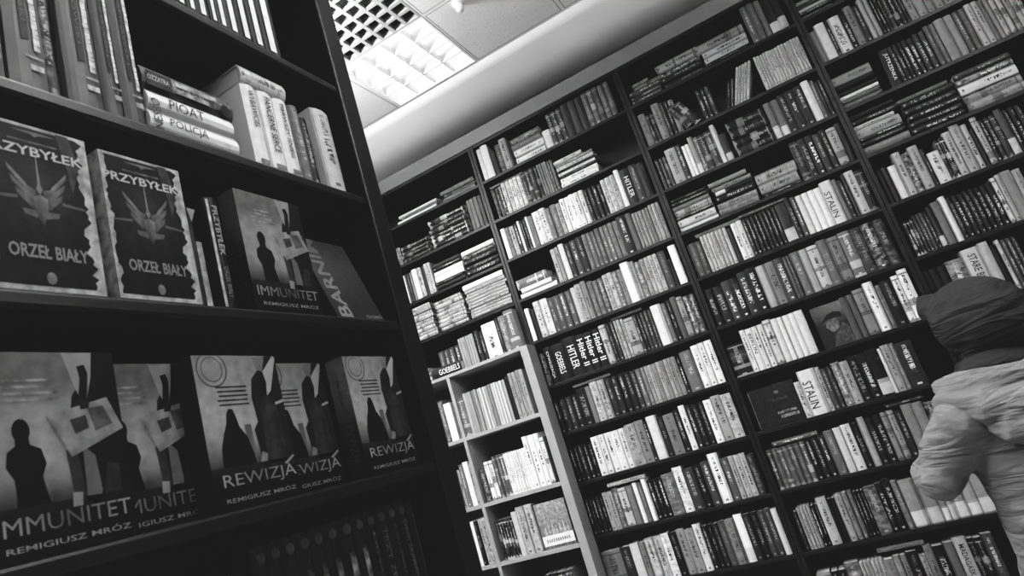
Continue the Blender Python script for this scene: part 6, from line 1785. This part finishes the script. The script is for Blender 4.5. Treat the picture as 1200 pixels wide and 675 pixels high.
def jhood(bm):     # the jacket's own hood lying folded on the back and over the shoulders
    for (xs, xm, y0, y1, y2, z0, z1, z2, r) in ((.165, .17, .05, -.06, -.14, 1.44, 1.435, 1.41, .045), (.2, .195, .03, -.085, -.185, 1.40, 1.375, 1.345, .05), (.165, .18, -.05, -.115, -.215, 1.335, 1.315, 1.265, .05), (.09, .10, -.15, -.17, -.205, 1.25, 1.235, 1.20, .042)):
        tube(bm, [(-xs, y0, z0, r * .7), (-xm, y1, z1, r * .95), (-.095, y2 + .022, z2 + .008, r), (0, y2, z2, r * 1.05), (.095, y2 + .022, z2 + .008, r), (xm, y1, z1, r * .95), (xs, y0, z0, r * .7)], 14)
    ell(bm, (0, -.12, 1.35), (.15, .085, .12))
fuse('jacket_hood', jhood, .008, M_JACKET, pr, 2, wrinkle(.009, 38, 8.0))
def collar(bm):
    for z, r, w in ((1.452, .102, .028), (1.476, .088, .024)):
        pts = [(r * 1.0 * math.sin(2 * math.pi * k / 20), -.005 + r * .95 * math.cos(2 * math.pi * k / 20), z + .012 * math.cos(2 * math.pi * k / 20 + 2.6), w * .8, w) for k in range(21)]
        tube(bm, pts, 10)
fuse('collar', collar, .007, M_SCARF, pr, 3, wrinkle(.004, 20, 5.0))
def dhood(bm):     # dark hood pulled up over the head
    ell(bm, (0, -.005, 1.605), (.112, .135, .118)); ell(bm, (0, -.045, 1.585), (.108, .108, .11))
    tube(bm, [(0, -.015, 1.45, .074, .08), (0, -.008, 1.51, .08, .092), (0, -.01, 1.56, .098, .11), (0, 0, 1.6, .108, .118)], 20)
    ell(bm, (0, .07, 1.65), (.082, .09, .05), Matrix.Rotation(math.radians(8), 4, 'X'))
    tube(bm, [(-.055, .09, 1.665, .04, .03), (0, .15, 1.672, .045, .022), (.055, .09, 1.665, .04, .03)], 12)
def open_front(me):
    bm = bmesh.new(); bm.from_mesh(me)
    dead = [f for f in bm.faces if f.calc_center_median().y > .085 and 1.56 < f.calc_center_median().z < 1.632 and abs(f.calc_center_median().x) < .075]
    bmesh.ops.delete(bm, geom=dead, context='FACES'); bm.to_mesh(me); bm.free()
    wrinkle(.006, 11, 1.0)(me)
hd = fuse('hood', dhood, .008, M_HOOD, pr, 4, open_front)
so = hd.modifiers.new('cloth', 'SOLIDIFY'); so.thickness = .004; so.offset = -1
def trousers(bm):
    tube(bm, [(0, 0, .97, .165, .12), (0, 0, .87, .17, .125)], 20)
    for s in (-1, 1): tube(bm, [(s * .085, 0, .90, .105), (s * .1, 0, .72, .092), (s * .107, .008, .5, .075), (s * .112, -.01, .3, .068), (s * .115, -.015, .11, .062)], 18)
fuse('trousers', trousers, .010, M_TROUSER, pr, 3, wrinkle(.006, 18, 4.0))
for s in (-1, 1):
    def shoe(bm): tube(bm, [(s * .115, -.055, .05, .042, .046), (s * .118, .03, .046, .045, .044), (s * .124, .12, .038, .047, .034), (s * .126, .165, .034, .04, .028)], 14); 
    def flatten(me):
        for v in me.vertices: v.co.z = max(v.co.z, .003)
    fuse('shoe', shoe, .008, M_SHOE, pr, 3, flatten)
tag(pr, 'person in a dark raised hood and pale jacket facing the wall bookcases', 'person')

# ------------------------------------------------------------------ camera, world, view
ca = bpy.data.cameras.new('camera'); co = bpy.data.objects.new('camera', ca); col.objects.link(co)
r_, u_, f_ = Vector((0.84915198, 0.44297348, -0.28760287)), Vector((0.36298738, -0.09393336, 0.92704729)), Vector((-0.38364186, 0.89160026, 0.24055748))
co.matrix_world = Matrix(((r_.x, u_.x, -f_.x, 0), (r_.y, u_.y, -f_.y, 0), (r_.z, u_.z, -f_.z, CAM_H), (0, 0, 0, 1)))
ca.sensor_width = 36.0; ca.lens = 23.48281; ca.clip_start = .02
ca.dof.use_dof = True; ca.dof.focus_distance = 3.9; ca.dof.aperture_fstop = 10.0
scene.camera = co
w = bpy.data.worlds.new('world'); scene.world = w; w.use_nodes = True
w.node_tree.nodes['Background'].inputs[0].default_value = (1, 1, 1, 1); w.node_tree.nodes['Background'].inputs[1].default_value = .02
vs = scene.view_settings
vs.view_transform = 'Standard'; vs.look = 'None'; vs.exposure = EXPOSURE; vs.gamma = 1.0
vs.use_curve_mapping = True
cm = vs.curve_mapping
cv_ = cm.curves[3]
cv_.points[0].location = (0, BLACK)
for p in CURVE: cv_.points.new(*p)
cm.update()
scene.cycles.use_denoising = True
scene.cycles.max_bounces = 6; scene.cycles.diffuse_bounces = 4; scene.cycles.sample_clamp_indirect = 6.0; scene.cycles.caustics_reflective = False; scene.cycles.caustics_refractive = False
